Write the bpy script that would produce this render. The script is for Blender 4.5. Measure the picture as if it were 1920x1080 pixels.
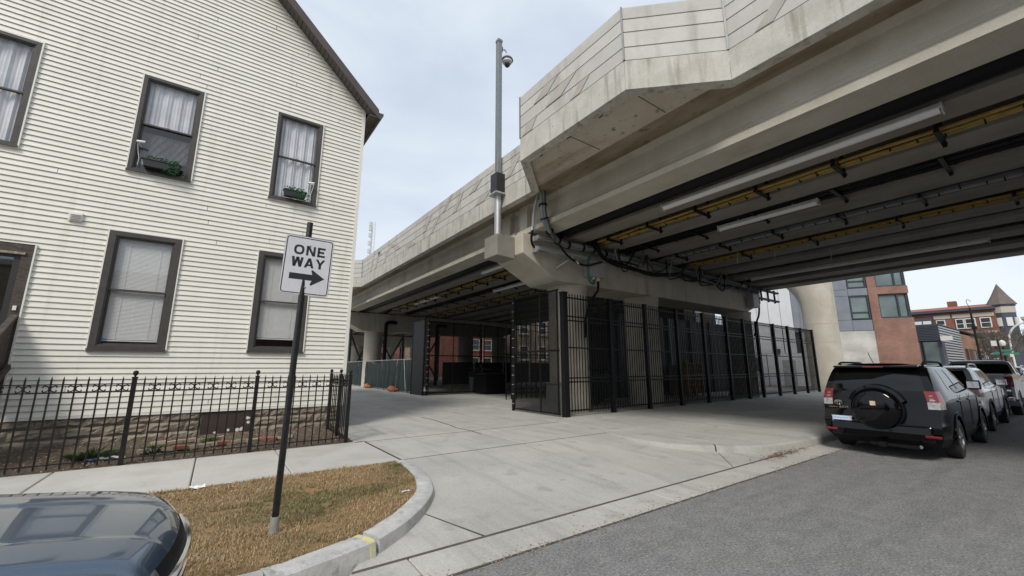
import bpy, math, random
import numpy as np
from mathutils import Vector, Matrix
random.seed(7); np.random.seed(7)
R = math.radians
S = bpy.context.scene
for o in list(bpy.data.objects): bpy.data.objects.remove(o)

# ------------------------------------------------------------------ camera, world, sun, exposure
# world axes: X along the street and the house front, Y along the viaduct, street surface z = 0
cam_d = bpy.data.cameras.new('camera'); cam = bpy.data.objects.new('camera', cam_d)
S.collection.objects.link(cam); S.camera = cam
cam_d.sensor_width = 36.0; cam_d.lens = 764.75/1920*36; cam_d.clip_end = 2000; cam_d.clip_start = 0.05
cam.location = (0, 0, 1.6)
PT, YW = R(11.07), R(54.53)
cam.rotation_euler = Vector((math.cos(YW)*math.cos(PT), math.sin(YW)*math.cos(PT), math.sin(PT))).to_track_quat('-Z', 'Y').to_euler()

SUN_EL, SUN_AZ = R(46), R(218)         # azimuth as the world angle the light comes from
W = bpy.data.worlds.new('World'); S.world = W; W.use_nodes = True
nt = W.node_tree; nt.nodes.clear()
def N(t, kind, **kw):
    n = t.nodes.new(kind)
    for k, v in kw.items(): setattr(n, k, v)
    return n
out = N(nt, 'ShaderNodeOutputWorld'); bg = N(nt, 'ShaderNodeBackground'); bg.inputs['Strength'].default_value = 0.1
sky = N(nt, 'ShaderNodeTexSky', sky_type='NISHITA', sun_disc=False)
sky.sun_elevation = SUN_EL; sky.sun_rotation = R(90) - SUN_AZ; sky.air_density = 1.2; sky.dust_density = 3.0
tc = N(nt, 'ShaderNodeTexCoord'); mp = N(nt, 'ShaderNodeMapping'); mp.inputs['Scale'].default_value = (1.0, 1.0, 2.2)
no = N(nt, 'ShaderNodeTexNoise'); no.inputs['Scale'].default_value = 1.9; no.inputs['Detail'].default_value = 6; no.inputs['Roughness'].default_value = .48
no.inputs['Distortion'].default_value = .35
cr = N(nt, 'ShaderNodeValToRGB')
cr.color_ramp.elements[0].position = .30; cr.color_ramp.elements[0].color = (3.55, 4.1, 4.85, 1)
cr.color_ramp.elements[1].position = .68; cr.color_ramp.elements[1].color = (5.5, 5.9, 6.4, 1)
mx = N(nt, 'ShaderNodeMix', data_type='RGBA'); mx.inputs['Factor'].default_value = .9
nt.links.new(tc.outputs['Generated'], mp.inputs['Vector']); nt.links.new(mp.outputs['Vector'], no.inputs['Vector'])
nt.links.new(no.outputs['Fac'], cr.inputs['Fac']); nt.links.new(sky.outputs['Color'], mx.inputs['A']); nt.links.new(cr.outputs['Color'], mx.inputs['B'])
nt.links.new(mx.outputs['Result'], bg.inputs['Color']); nt.links.new(bg.outputs['Background'], out.inputs['Surface'])
sd = bpy.data.lights.new('sun', 'SUN'); sun = bpy.data.objects.new('sun', sd); S.collection.objects.link(sun)
sd.energy = 1.5; sd.angle = R(16); sd.color = (1.0, .95, .87)
sun.location = (0, 0, 40)
sun.rotation_euler = Vector((math.cos(SUN_AZ)*math.cos(SUN_EL), math.sin(SUN_AZ)*math.cos(SUN_EL), math.sin(SUN_EL))).to_track_quat('Z', 'Y').to_euler()
S.view_settings.view_transform = 'Standard'; S.view_settings.look = 'None'; S.view_settings.gamma = 1
S.view_settings.exposure = 0.74
S.render.engine = 'CYCLES'; S.render.resolution_x = 1024; S.render.resolution_y = 576
S.cycles.max_bounces = 4; S.cycles.diffuse_bounces = 2; S.cycles.transparent_max_bounces = 12

# ------------------------------------------------------------------ materials
M = {}
def mat(name, col, col2=None, scale=4, rough=.6, bump=0, bscale=40, metal=0, spec=.5, stretch=(1, 1, 1), coords='pos',
        spots=None, streak=None, rnd=0, coat=0, detail=5, lo=.35, hi=.65, grain=0):
    m = bpy.data.materials.new(name); m.use_nodes = True; t = m.node_tree; p = t.nodes['Principled BSDF']
    p.inputs['Roughness'].default_value = rough; p.inputs['Metallic'].default_value = metal
    p.inputs['Specular IOR Level'].default_value = spec
    if coat: p.inputs['Coat Weight'].default_value = coat; p.inputs['Coat Roughness'].default_value = .03
    c = tuple(col)+(1,)
    p.inputs['Base Color'].default_value = c; M[name] = m
    if coords == 'pos': vec = N(t, 'ShaderNodeNewGeometry').outputs['Position']
    else: vec = N(t, 'ShaderNodeTexCoord').outputs['Object']
    def noise(sc, st=(1, 1, 1), det=5, ro=.55):
        mpp = N(t, 'ShaderNodeMapping'); mpp.inputs['Scale'].default_value = st
        n = N(t, 'ShaderNodeTexNoise'); n.inputs['Scale'].default_value = sc; n.inputs['Detail'].default_value = det; n.inputs['Roughness'].default_value = ro
        t.links.new(vec, mpp.inputs['Vector']); t.links.new(mpp.outputs['Vector'], n.inputs['Vector']); return n.outputs['Fac']
    def ramp(f, a, b):
        mr = N(t, 'ShaderNodeMapRange'); mr.inputs['From Min'].default_value = a; mr.inputs['From Max'].default_value = b
        t.links.new(f, mr.inputs['Value']); return mr.outputs['Result']
    def mix(fac, a, b, bt='MIX'):
        q = N(t, 'ShaderNodeMix', data_type='RGBA', blend_type=bt)
        if isinstance(fac, (int, float)): q.inputs['Factor'].default_value = fac
        else: t.links.new(fac, q.inputs['Factor'])
        for k, s in (('A', a), ('B', b)):
            if isinstance(s, tuple): q.inputs[k].default_value = s
            else: t.links.new(s, q.inputs[k])
        return q.outputs['Result']
    cur = c
    if col2: cur = mix(ramp(noise(scale, stretch, detail), lo, hi), c, tuple(col2)+(1,))
    if streak:                                   # (colour, scale, stretch, lo, hi)
        cur = mix(ramp(noise(streak[1], streak[2], 4), streak[3], streak[4]), cur, tuple(streak[0])+(1,))
    if spots: cur = mix(ramp(noise(spots[1], (1, 1, 1), 3), spots[2], spots[3]), cur, tuple(spots[0])+(1,))
    if grain:
        ga = N(t, 'ShaderNodeMath', operation='ADD'); gm = N(t, 'ShaderNodeMath', operation='MULTIPLY'); gm.inputs[1].default_value = .5
        t.links.new(noise(240, (1, 1, 1), 2), ga.inputs[0]); t.links.new(noise(42, (1, 1, 1), 4, .7), ga.inputs[1]); t.links.new(ga.outputs[0], gm.inputs[0])
        g = ramp(gm.outputs[0], .36, .64)
        v = N(t, 'ShaderNodeMapRange'); v.inputs['To Min'].default_value = 1-grain; v.inputs['To Max'].default_value = 1+grain
        t.links.new(g, v.inputs['Value'])
        cc = N(t, 'ShaderNodeVectorMath', operation='SCALE'); t.links.new(v.outputs['Result'], cc.inputs['Scale'])
        if isinstance(cur, tuple): cc.inputs[0].default_value = cur[:3]
        else: t.links.new(cur, cc.inputs[0])
        cur = cc.outputs['Vector']
    if rnd:
        oi = N(t, 'ShaderNodeObjectInfo'); v = N(t, 'ShaderNodeMapRange'); v.inputs['To Min'].default_value = 1-rnd; v.inputs['To Max'].default_value = 1+rnd
        t.links.new(oi.outputs['Random'], v.inputs['Value'])
        cc = N(t, 'ShaderNodeVectorMath', operation='SCALE'); t.links.new(v.outputs['Result'], cc.inputs['Scale'])
        if isinstance(cur, tuple): cc.inputs[0].default_value = cur[:3]
        else: t.links.new(cur, cc.inputs[0])
        cur = cc.outputs['Vector']
    if not isinstance(cur, tuple): t.links.new(cur, p.inputs['Base Color'])
    if bump:
        b = N(t, 'ShaderNodeBump'); b.inputs['Strength'].default_value = bump; b.inputs['Distance'].default_value = .02
        t.links.new(noise(bscale, stretch, 6, .65), b.inputs['Height']); t.links.new(b.outputs['Normal'], p.inputs['Normal'])
    return m
def brick_mat(name, c1, c2, mortar, scale=1.0, bw=.22, rh=.075):
    m = bpy.data.materials.new(name); m.use_nodes = True; t = m.node_tree; p = t.nodes['Principled BSDF']; p.inputs['Roughness'].default_value = .85
    tcx = N(t, 'ShaderNodeTexCoord'); sx = N(t, 'ShaderNodeSeparateXYZ'); ad = N(t, 'ShaderNodeMath', operation='ADD'); cb = N(t, 'ShaderNodeCombineXYZ')
    t.links.new(tcx.outputs['Object'], sx.inputs[0]); t.links.new(sx.outputs[0], ad.inputs[0]); t.links.new(sx.outputs[1], ad.inputs[1])
    t.links.new(ad.outputs[0], cb.inputs[0]); t.links.new(sx.outputs[2], cb.inputs[1])
    b = N(t, 'ShaderNodeTexBrick'); b.inputs['Scale'].default_value = scale; b.inputs['Brick Width'].default_value = bw; b.inputs['Row Height'].default_value = rh
    b.inputs['Mortar Size'].default_value = .006; b.inputs['Color1'].default_value = c1+(1,); b.inputs['Color2'].default_value = c2+(1,); b.inputs['Mortar'].default_value = mortar+(1,)
    n = N(t, 'ShaderNodeTexNoise'); n.inputs['Scale'].default_value = .7; n.inputs['Detail'].default_value = 6
    t.links.new(tcx.outputs['Object'], n.inputs['Vector'])
    mr = N(t, 'ShaderNodeMapRange'); mr.inputs['From Min'].default_value = .3; mr.inputs['From Max'].default_value = .7; mr.inputs['To Min'].default_value = .72; mr.inputs['To Max'].default_value = 1.2
    t.links.new(n.outputs['Fac'], mr.inputs['Value'])
    sc = N(t, 'ShaderNodeVectorMath', operation='SCALE'); t.links.new(b.outputs['Color'], sc.inputs[0]); t.links.new(mr.outputs['Result'], sc.inputs['Scale'])
    t.links.new(cb.outputs[0], b.inputs['Vector']); t.links.new(sc.outputs[0], p.inputs['Base Color']); M[name] = m
def glass_mat(name, tint=(.9, .95, .95), f0=.10, refl=1.0):
    m = bpy.data.materials.new(name); m.use_nodes = True; t = m.node_tree; t.nodes.clear()
    o = N(t, 'ShaderNodeOutputMaterial'); mx_ = N(t, 'ShaderNodeMixShader'); tr = N(t, 'ShaderNodeBsdfTransparent'); gl = N(t, 'ShaderNodeBsdfGlossy')
    fr = N(t, 'ShaderNodeLayerWeight'); fr.inputs['Blend'].default_value = .5; pw = N(t, 'ShaderNodeMath', operation='POWER'); pw.inputs[1].default_value = 5
    mr = N(t, 'ShaderNodeMapRange'); mr.inputs['To Min'].default_value = f0; mr.inputs['To Max'].default_value = 1
    tr.inputs['Color'].default_value = tint+(1,); gl.inputs['Roughness'].default_value = .02; gl.inputs['Color'].default_value = (refl, refl, refl, 1)
    t.links.new(fr.outputs['Facing'], pw.inputs[0]); t.links.new(pw.outputs[0], mr.inputs['Value']); t.links.new(mr.outputs['Result'], mx_.inputs['Fac'])
    t.links.new(tr.outputs[0], mx_.inputs[1]); t.links.new(gl.outputs[0], mx_.inputs[2]); t.links.new(mx_.outputs[0], o.inputs['Surface']); M[name] = m

mat('asphalt', (.185, .182, .18), (.235, .232, .228), 5.0, .9, .6, 110, spots=((.48, .47, .46), 60, .62, .69), streak=((.155, .153, .152), 1.4, (.35, 2.4, 1), .52, .76), grain=.75)
mat('ground', (.16, .155, .14), (.2, .19, .17), 1, .9)
mat('concrete_flat', (.40, .39, .36), (.475, .46, .425), .9, .8, .35, 140, spots=((.325, .315, .295), 3.1, .58, .75), streak=((.34, .33, .31), 1.3, (3.4, .35, 1), .52, .74), rnd=.05, grain=.2)
mat('sidewalk', (.43, .415, .38), (.5, .485, .45), 1.6, .82, .2, 120, rnd=.05, grain=.12, spots=((.36, .345, .32), 3, .6, .78))
mat('kerb', (.42, .415, .40), (.56, .555, .535), 5, .8, .35, 60, grain=.14, spots=((.30, .295, .28), 9, .58, .74))
mat('joint_dark', (.07, .062, .052), (.11, .10, .085), 12, .95)
mat('soil', (.085, .06, .042), (.15, .11, .08), 14, .95, 1, 60)
mat('straw_soil', (.30, .185, .085), (.22, .15, .07), 1.1, .95, .8, 80)
mat('yellow_paint', (.70, .60, .08), (.50, .49, .46), 22, .8, lo=.46, hi=.54)
mat('siding', (.80, .78, .70), (.755, .735, .655), 2.2, .5, .10, 30, rnd=.03, streak=((.66, .63, .54), 1.1, (5, 1, .35), .56, .80))
mat('siding_trim', (.78, .76, .69), rough=.5)
mat('bronze', (.052, .047, .042), (.068, .062, .056), 6, .5)
mat('bronze_dark', (.028, .026, .025), rough=.5)
mat('brown_metal', (.066, .05, .043), (.08, .062, .053), 3, .45)
mat('soffit', (.085, .07, .06), rough=.6, rnd=.08)
mat('shingle', (.06, .055, .052), (.1, .09, .085), 20, .9)
mat('foundation', (.23, .195, .15), (.32, .275, .215), 3.5, .9, .8, 25, rnd=.16, spots=((.13, .105, .08), 3.1, .55, .72))
mat('mortar', (.24, .215, .18), rough=.95)
mat('brown_panel', (.040, .027, .022), (.055, .038, .032), 5, .7)
mat('peeled', (.7, .68, .64), rough=.8)
mat('wood_dark', (.045, .034, .029), (.085, .066, .055), 9, .7, .3, 20, stretch=(1, 1, 6), spots=((.3, .2, .12), 9, .68, .74))
mat('curtain', (.66, .67, .69), (.52, .53, .56), 2.5, .9)
mat('quilt', (.09, .09, .10), (.13, .13, .145), 4, .9)
mat('blind', (.62, .62, .60), rough=.6)
mat('interior', (.05, .05, .055), rough=.9)
glass_mat('glass', (.98, .98, .98), f0=.07)
glass_mat('glass_dark', (.35, .4, .42), f0=.14)
mat('white_plastic', (.72, .72, .72), rough=.35)
mat('black_plastic', (.018, .018, .019), rough=.45)
mat('leaf', (.03, .20, .06), (.06, .30, .09), 30, .5)
mat('weed', (.045, .085, .025), (.09, .12, .045), 20, .7)
mat('iron', (.008, .008, .009), (.020, .018, .017), 14, .5, .1, 60, spec=.25)
mat('steel_black', (.006, .006, .007), (.010, .010, .011), 9, .5, spec=.18)
mat('mesh_black', (.007, .007, .007), rough=.7, spec=.1)
mat('pole_black', (.008, .008, .009), (.016, .016, .017), 20, .35, .1, 90, spots=((.35, .35, .36), 22, .74, .77))
mat('sign_white', (.70, .70, .72), (.63, .63, .66), 60, .35, stretch=(1, 1, .15), coords='obj')
mat('sign_black', (.022, .023, .026), rough=.45)
mat('alu', (.6, .6, .61), rough=.35, metal=.9)
mat('galv_dull', (.20, .21, .21), (.24, .25, .25), 14, .5, metal=.4)
mat('galv', (.42, .43, .44), (.52, .53, .54), 18, .45, metal=.6)
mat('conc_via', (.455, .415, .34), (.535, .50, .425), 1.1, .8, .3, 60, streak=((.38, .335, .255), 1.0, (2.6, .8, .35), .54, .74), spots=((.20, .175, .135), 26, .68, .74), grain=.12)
mat('conc_via_shade', (.225, .208, .178), (.28, .26, .225), 1.1, .85, .25, 60, streak=((.20, .18, .15), 1.6, (.9, .25, .5), .50, .72), spots=((.15, .135, .115), 5, .66, .78), grain=.10)  # viaduct concrete darkened so its colour carries the shade of the underside
mat('conc_fascia', (.455, .435, .385), (.56, .54, .49), 2.3, .8, .3, 50, streak=((.30, .27, .215), 1.0, (5, 5, .5), .52, .70), spots=((.24, .21, .165), 24, .67, .73), grain=.15)
mat('conc_soffit', (.48, .42, .325), (.56, .50, .41), 1.2, .85, .2, 50, streak=((.30, .215, .13), .9, (1.6, .3, 1), .50, .70), spots=((.21, .18, .14), 5, .62, .74), grain=.10)
mat('panel_grey', (.50, .485, .45), (.55, .535, .50), 2.5, .85, .25, 120, rnd=.06, grain=.08, streak=((.36, .345, .315), 2, (1, 1, .2), .55, .75))
mat('panel_sand', (.41, .38, .335), (.46, .43, .385), 3, .85, .25, 120, grain=.08)
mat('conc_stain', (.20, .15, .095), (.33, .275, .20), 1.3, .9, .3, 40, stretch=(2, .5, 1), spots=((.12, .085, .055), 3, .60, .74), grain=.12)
mat('deck_shade', (.07, .066, .06), (.10, .095, .085), 2, .9)  # deck colour kept near black to deepen the shade between girders
mat('cable_black', (.006, .006, .007), rough=.55, spec=.2)
mat('cable_yellow', (.36, .235, .045), (.22, .15, .04), 5, .55)
mat('cable_grey', (.25, .26, .27), rough=.5)
mat('cable_green', (.02, .16, .10), rough=.45)
mat('conduit_dark', (.07, .072, .08), (.1, .1, .11), 4, .5)
mat('fixture', (.62, .61, .58), (.5, .48, .44), 6, .45)
mat('box_grey', (.30, .31, .31), (.35, .36, .36), 4, .5)
mat('tarp', (.010, .020, .018), (.020, .034, .031), 3, .75, .3, 30, stretch=(1, 1, .3))
mat('orange_bag', (.34, .11, .05), (.42, .17, .09), 12, .8)
mat('green_bin', (.012, .022, .020), (.02, .03, .028), 3, .5)
mat('yellow_steel', (.55, .33, .04), (.42, .25, .05), 6, .55)
mat('brown_leaf', (.16, .075, .04), (.22, .12, .06), 20, .8)
mat('paper', (.75, .76, .78), rough=.7)
mat('chip', (.38, .33, .27), (.2, .15, .11), 30, .9)
mat('paver_red', (.33, .13, .09), (.27, .12, .08), 12, .9, .3, 60)
mat('paver_tan', (.34, .28, .20), (.40, .33, .25), 12, .9, .3, 60)
brick_mat('brick_red', (.275, .135, .098), (.21, .105, .078), (.28, .20, .165))
brick_mat('brick_orange', (.32, .17, .10), (.27, .14, .085), (.3, .2, .14))
brick_mat('brick_far', (.26, .09, .065), (.20, .075, .055), (.2, .1, .08), rh=.09, bw=.3)
brick_mat('brick_dark', (.07, .055, .05), (.055, .045, .04), (.07, .06, .055))
brick_mat('brick_tan', (.30, .24, .175), (.25, .195, .14), (.3, .25, .2), rh=.09, bw=.3)
brick_mat('stone_light', (.50, .485, .455), (.45, .44, .41), (.42, .41, .385), bw=.6, rh=.3)
mat('panel_blue', (.165, .182, .215), (.205, .222, .255), 1.0, .55, coords='obj')
mat('panel_white', (.62, .63, .65), (.56, .57, .59), .8, .5)
mat('frame_dark', (.035, .042, .052), rough=.45)
mat('slate_metal', (.055, .065, .085), rough=.45)
mat('slat_light', (.42, .44, .46), rough=.4)
mat('win_dark', (.03, .038, .04), (.06, .075, .075), .7, .08, spec=.8)
mat('win_pale', (.16, .21, .21), (.09, .12, .12), .5, .06, spec=.8)
mat('white_trim', (.66, .65, .62), rough=.6)
mat('limestone', (.46, .42, .35), rough=.8)
mat('roof_red', (.30, .10, .06), rough=.8)
mat('roof_slate', (.16, .125, .11), (.12, .10, .09), 3, .85)
mat('bark', (.10, .082, .068), (.14, .12, .10), 6, .9)
mat('sign_green', (.04, .20, .15), rough=.5)
mat('paint_black', (.0018, .002, .003), rough=.05, spec=.36)
mat('paint_silver', (.38, .39, .40), rough=.22, metal=.45, coat=1)
mat('paint_white', (.42, .42, .425), rough=.25, metal=.3, coat=1)
mat('paint_blue', (.045, .078, .125), (.055, .090, .142), 300, .35, metal=.35, coat=1)
mat('trim_black', (.007, .007, .008), rough=.6, spec=.2)
mat('glass_car', (.003, .0035, .004), rough=.03, spec=.5)
mat('tyre', (.016, .016, .016), (.024, .023, .022), 30, .8)
mat('rim', (.34, .34, .35), rough=.3, metal=.9)
mat('lamp_red', (.19, .005, .008), rough=.12, coat=.6)
mat('lamp_clear', (.22, .21, .22), (.42, .40, .40), 18, .12, coat=.8, spec=.8)
mat('lamp_head', (.10, .11, .12), (.30, .31, .32), 14, .06, coat=1, spec=.8)
mat('chrome', (.75, .75, .76), rough=.08, metal=1)
mat('plate', (.72, .76, .82), (.60, .70, .84), 6, .4, coords='obj')
mat('plate_pale', (.38, .52, .78), rough=.5)
mat('plate_blue', (.08, .13, .36), rough=.5)
mat('sticker', (.62, .42, .30), (.75, .6, .45), 30, .6)

# ------------------------------------------------------------------ mesh helpers
COL = S.collection
class MB:
    def __init__(s): s.v = []; s.f = []
    def add(s, v, f):
        k = len(s.v); s.v += [tuple(p) for p in v]; s.f += [tuple(i+k for i in q) for q in f]; return s
    def box(s, x0, x1, y0, y1, z0, z1):
        return s.add([(x0,y0,z0),(x1,y0,z0),(x1,y1,z0),(x0,y1,z0),(x0,y0,z1),(x1,y0,z1),(x1,y1,z1),(x0,y1,z1)],
                     [(0,3,2,1),(4,5,6,7),(0,1,5,4),(1,2,6,5),(2,3,7,6),(3,0,4,7)])
    def cbox(s, c, sz, mtx=None):
        b = MB().box(-sz[0]/2, sz[0]/2, -sz[1]/2, sz[1]/2, -sz[2]/2, sz[2]/2)
        return s.add([(Vector(c) + ((mtx @ Vector(p)) if mtx else Vector(p))) for p in b.v], b.f)
    def prism(s, poly, axis, a, b):
        m = {'x': lambda p, t: (t, p[0], p[1]), 'y': lambda p, t: (p[0], t, p[1]), 'z': lambda p, t: (p[0], p[1], t)}[axis]
        n = len(poly); v = [m(p, a) for p in poly]+[m(p, b) for p in poly]
        f = [tuple(range(n))[::-1], tuple(range(n, 2*n))]+[(i, (i+1) % n, n+(i+1) % n, n+i) for i in range(n)]
        return s.add(v, f)
    def bar(s, p, q, w, h=None, up=(0, 0, 1)):
        h = h or w; p, q = Vector(p), Vector(q); d = (q-p).normalized(); u = Vector(up)
        if abs(d.dot(u)) > .98: u = Vector((1, 0, 0))
        a = d.cross(u).normalized(); b = a.cross(d)
        v = []
        for c in (p, q): v += [c-a*w/2-b*h/2, c+a*w/2-b*h/2, c+a*w/2+b*h/2, c-a*w/2+b*h/2]
        return s.add(v, [(0,3,2,1),(4,5,6,7),(0,1,5,4),(1,2,6,5),(2,3,7,6),(3,0,4,7)])
    def tube(s, pts, r, n=8, caps=True):
        pts = [Vector(p) for p in pts]; rr = r if isinstance(r, (list, tuple)) else [r]*len(pts)
        k = len(pts); v = []; f = []; prev = None
        for i, p in enumerate(pts):
            d = (pts[min(i+1, k-1)]-pts[max(i-1, 0)])
            if d.length < 1e-9: d = Vector((0, 0, 1))
            d.normalize()
            if prev is None:
                u = Vector((0, 0, 1)) if abs(d.z) < .9 else Vector((1, 0, 0))
                a = d.cross(u).normalized()
            else:
                a = (prev-d*prev.dot(d))
                a = a.normalized() if a.length > 1e-6 else d.orthogonal().normalized()
            prev = a; b = d.cross(a)
            for j in range(n):
                t = 2*math.pi*j/n; v.append(p+(a*math.cos(t)+b*math.sin(t))*rr[i])
        for i in range(k-1):
            for j in range(n): f.append((i*n+j, i*n+(j+1) % n, (i+1)*n+(j+1) % n, (i+1)*n+j))
        if caps: f += [tuple(range(n))[::-1], tuple(range((k-1)*n, k*n))]
        return s.add(v, f)
    def lathe(s, prof, n=16, c=(0, 0, 0), axis='z'):
        v = []; f = []; k = len(prof)
        for r_, h in prof:
            for j in range(n):
                t = 2*math.pi*j/n; a, b = r_*math.cos(t), r_*math.sin(t)
                p = {'z': (a, b, h), 'y': (a, h, b), 'x': (h, a, b)}[axis]
                v.append((p[0]+c[0], p[1]+c[1], p[2]+c[2]))
        for i in range(k-1):
            for j in range(n): f.append((i*n+j, i*n+(j+1) % n, (i+1)*n+(j+1) % n, (i+1)*n+j))
        f += [tuple(range(n))[::-1], tuple(range((k-1)*n, k*n))]
        return s.add(v, f)
    def mesh(s, name, m, smooth=False):
        me = bpy.data.meshes.new(name); me.from_pydata([tuple(p) for p in s.v], [], s.f)
        import bmesh
        b = bmesh.new(); b.from_mesh(me); bmesh.ops.recalc_face_normals(b, faces=b.faces); b.to_mesh(me); b.free()
        if m: me.materials.append(M[m])
        if smooth:
            me.polygons.foreach_set('use_smooth', [True]*len(me.polygons))
            try: me.set_sharp_from_angle(angle=R(38))
            except Exception: pass
        return me
    def build(s, name, m, parent=None, smooth=False, bevel=0):
        o = bpy.data.objects.new(name, s.mesh(name, m, smooth)); COL.objects.link(o)
        if parent: o.parent = parent
        if bevel:
            bv = o.modifiers.new('bevel', 'BEVEL'); bv.width = bevel; bv.segments = 2; bv.limit_method = 'ANGLE'
        return o
def inst(me, name, parent=None, loc=(0, 0, 0), rot=(0, 0, 0), sc=(1, 1, 1)):
    o = bpy.data.objects.new(name, me); COL.objects.link(o); o.location = loc; o.rotation_euler = rot; o.scale = sc
    if parent: o.parent = parent
    return o
def empty(name, loc=(0, 0, 0), rz=0):
    o = bpy.data.objects.new(name, None); COL.objects.link(o); o.location = loc; o.rotation_euler = (0, 0, rz); return o
def tag(o, label=None, cat=None, group=None, kind=None):
    if label: o['label'] = label
    if cat: o['category'] = cat
    if group: o['group'] = group
    if kind: o['kind'] = kind
    return o
def struct(o): o['kind'] = 'structure'; return o
def crom(pts, n=6):
    P = [Vector(p) for p in pts]; P = [2*P[0]-P[1]]+P+[2*P[-1]-P[-2]]; o = []
    for i in range(1, len(P)-2):
        for k in range(n):
            t = k/n; a, b, c, d = P[i-1:i+3]
            o.append(.5*((2*b)+(-a+c)*t+(2*a-5*b+4*c-d)*t*t+(-a+3*b-3*c+d)*t**3))
    return o+[P[-2]]
def inset(poly, d):
    n = len(poly); o = []; ar = sum(poly[i][0]*poly[(i+1) % n][1]-poly[(i+1) % n][0]*poly[i][1] for i in range(n)); sg = 1 if ar > 0 else -1
    for i in range(n):
        p0, p1, p2 = Vector(poly[i-1]), Vector(poly[i]), Vector(poly[(i+1) % n])
        a = (p1-p0).normalized(); b = (p2-p1).normalized()
        na = Vector((-a.y, a.x))*sg; nb = Vector((-b.y, b.x))*sg
        m = na+nb; m = m/max(.3, m.length_squared)*2
        o.append(tuple(p1+m*d))
    return o
def text_mb(txt, size, depth=.002):
    cu = bpy.data.curves.new('t', 'FONT'); cu.body = txt; cu.size = size; cu.extrude = depth; cu.align_x = 'CENTER'; cu.align_y = 'CENTER'; cu.offset = size*.018
    o = bpy.data.objects.new('t', cu); COL.objects.link(o); dg = bpy.context.evaluated_depsgraph_get(); dg.update()
    me = bpy.data.meshes.new_from_object(o.evaluated_get(dg)); v = [tuple(p.co) for p in me.vertices]; f = [tuple(p.vertices) for p in me.polygons]
    bpy.data.objects.remove(o); bpy.data.curves.remove(cu); bpy.data.meshes.remove(me)
    b = MB(); b.add(v, f); return b
def place(b, mtx):
    b.v = [tuple(mtx @ Vector(p)) for p in b.v]; return b
# ------------------------------------------------------------------ the setting: ground, street, pavements
ZS = .14
struct(MB().box(-300, 500, -300, 600, -.5, -.03).build('ground', 'ground'))
# the street: a finely divided sheet with a slightly broken edge against the gutter
b = MB(); xs = [-80]+[-12+.35*i for i in range(115)]+[60, 160]
edge = [3.17+random.uniform(-.018, .018) for _ in xs]
b.add([(x, -14, 0) for x in xs]+[(x, e, 0) for x, e in zip(xs, edge)]+[(x, e+.004, -.06) for x, e in zip(xs, edge)],
      [(i, i+1, len(xs)+i+1, len(xs)+i) for i in range(len(xs)-1)]+[(len(xs)+i, len(xs)+i+1, 2*len(xs)+i+1, 2*len(xs)+i) for i in range(len(xs)-1)])
struct(b.build('street', 'asphalt'))

def zdrive(x, y): return .016+max(0, min(1, (y-3.64)/3.08))*(ZS-.016)
def slab(poly, parent, m, zf=lambda x, y: ZS, name='slab', gap=.007, th=.16, bev=.006):
    p = inset(poly, gap); p2 = inset(poly, gap+bev); n = len(p)
    v = [(x, y, zf(x, y)) for x, y in p2]+[(x, y, zf(x, y)-bev) for x, y in p]+[(x, y, zf(x, y)-th) for x, y in p]
    f = [tuple(range(n))]+[(i, (i+1) % n, n+(i+1) % n, n+i) for i in range(n)]+[(n+i, n+(i+1) % n, 2*n+(i+1) % n, 2*n+i) for i in range(n)]
    return MB().add(v, f).build(name, m, parent)
def lower(a): return a
gut = struct(MB().box(-80, 160, 3.10, 3.70, -.12, -.045).build('gutter', 'joint_dark'))
gx = [-80, -40, -20, -12, -9, -6, -3, -.9, 1.5, 4.75, 7.9, 11, 14, 17, 20, 25, 40, 80, 160]
for a, c in zip(gx, gx[1:]):
    slab([(a, 3.19), (c, 3.19), (c, 3.63), (a, 3.63)], gut, 'concrete_flat', lambda x, y: .006+(y-3.19)*.025, 'gutter_slab', .006)

drv = struct(MB().box(1.0, 26, 3.6, 90, -.028, -.02).build('driveway', 'joint_dark'))
Lc = [(1.30, 3.86), (1.66, 4.14), (1.98, 4.47), (2.26, 4.86), (2.42, 5.20), (2.56, 5.65), (2.62, 6.15), (2.64, 6.72)]   # kerb foot, left side
Rc = [(7.52, 6.75), (7.30, 6.15), (7.25, 5.6), (7.40, 4.98), (7.84, 4.40), (8.45, 3.96), (8.75, 3.83)]
inL = [(x-.06, y+.04) for x, y in Lc]; inR = [(x+.06, y+.03) for x, y in Rc]
slab([(1.02, 3.64), (2.28, 3.64), (2.02, 4.46), (1.60, 4.18), (1.2, 3.86)], drv, 'concrete_flat', zdrive)
slab([(2.28, 3.64), (4.62, 3.64), (5.10, 6.74), (2.58, 6.74)]+[p for p in inL[::-1] if 4.5 < p[1] < 6.7]+[(2.02, 4.46)], drv, 'concrete_flat', zdrive)
slab([(4.62, 3.64), (7.0, 3.64), (7.9, 4.40)]+[p for p in inR[::-1] if 4.45 < p[1] < 6.7]+[(7.58, 6.74), (5.10, 6.74)], drv, 'concrete_flat', zdrive)
slab([(7.0, 3.64), (8.9, 3.64), (8.9, 3.86), (7.9, 4.40)], drv, 'concrete_flat', zdrive)
for a, c, e, g_ in [(2.62, 5.10, 2.62, 5.12), (5.10, 7.55, 5.12, 7.85)]:
    slab([(a, 6.74), (c, 6.74), (g_, 8.76), (e, 8.76)], drv, 'concrete_flat')
ys = [8.76, 12.9, 17.2, 21.6, 26, 31, 36, 44, 56, 90]
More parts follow.
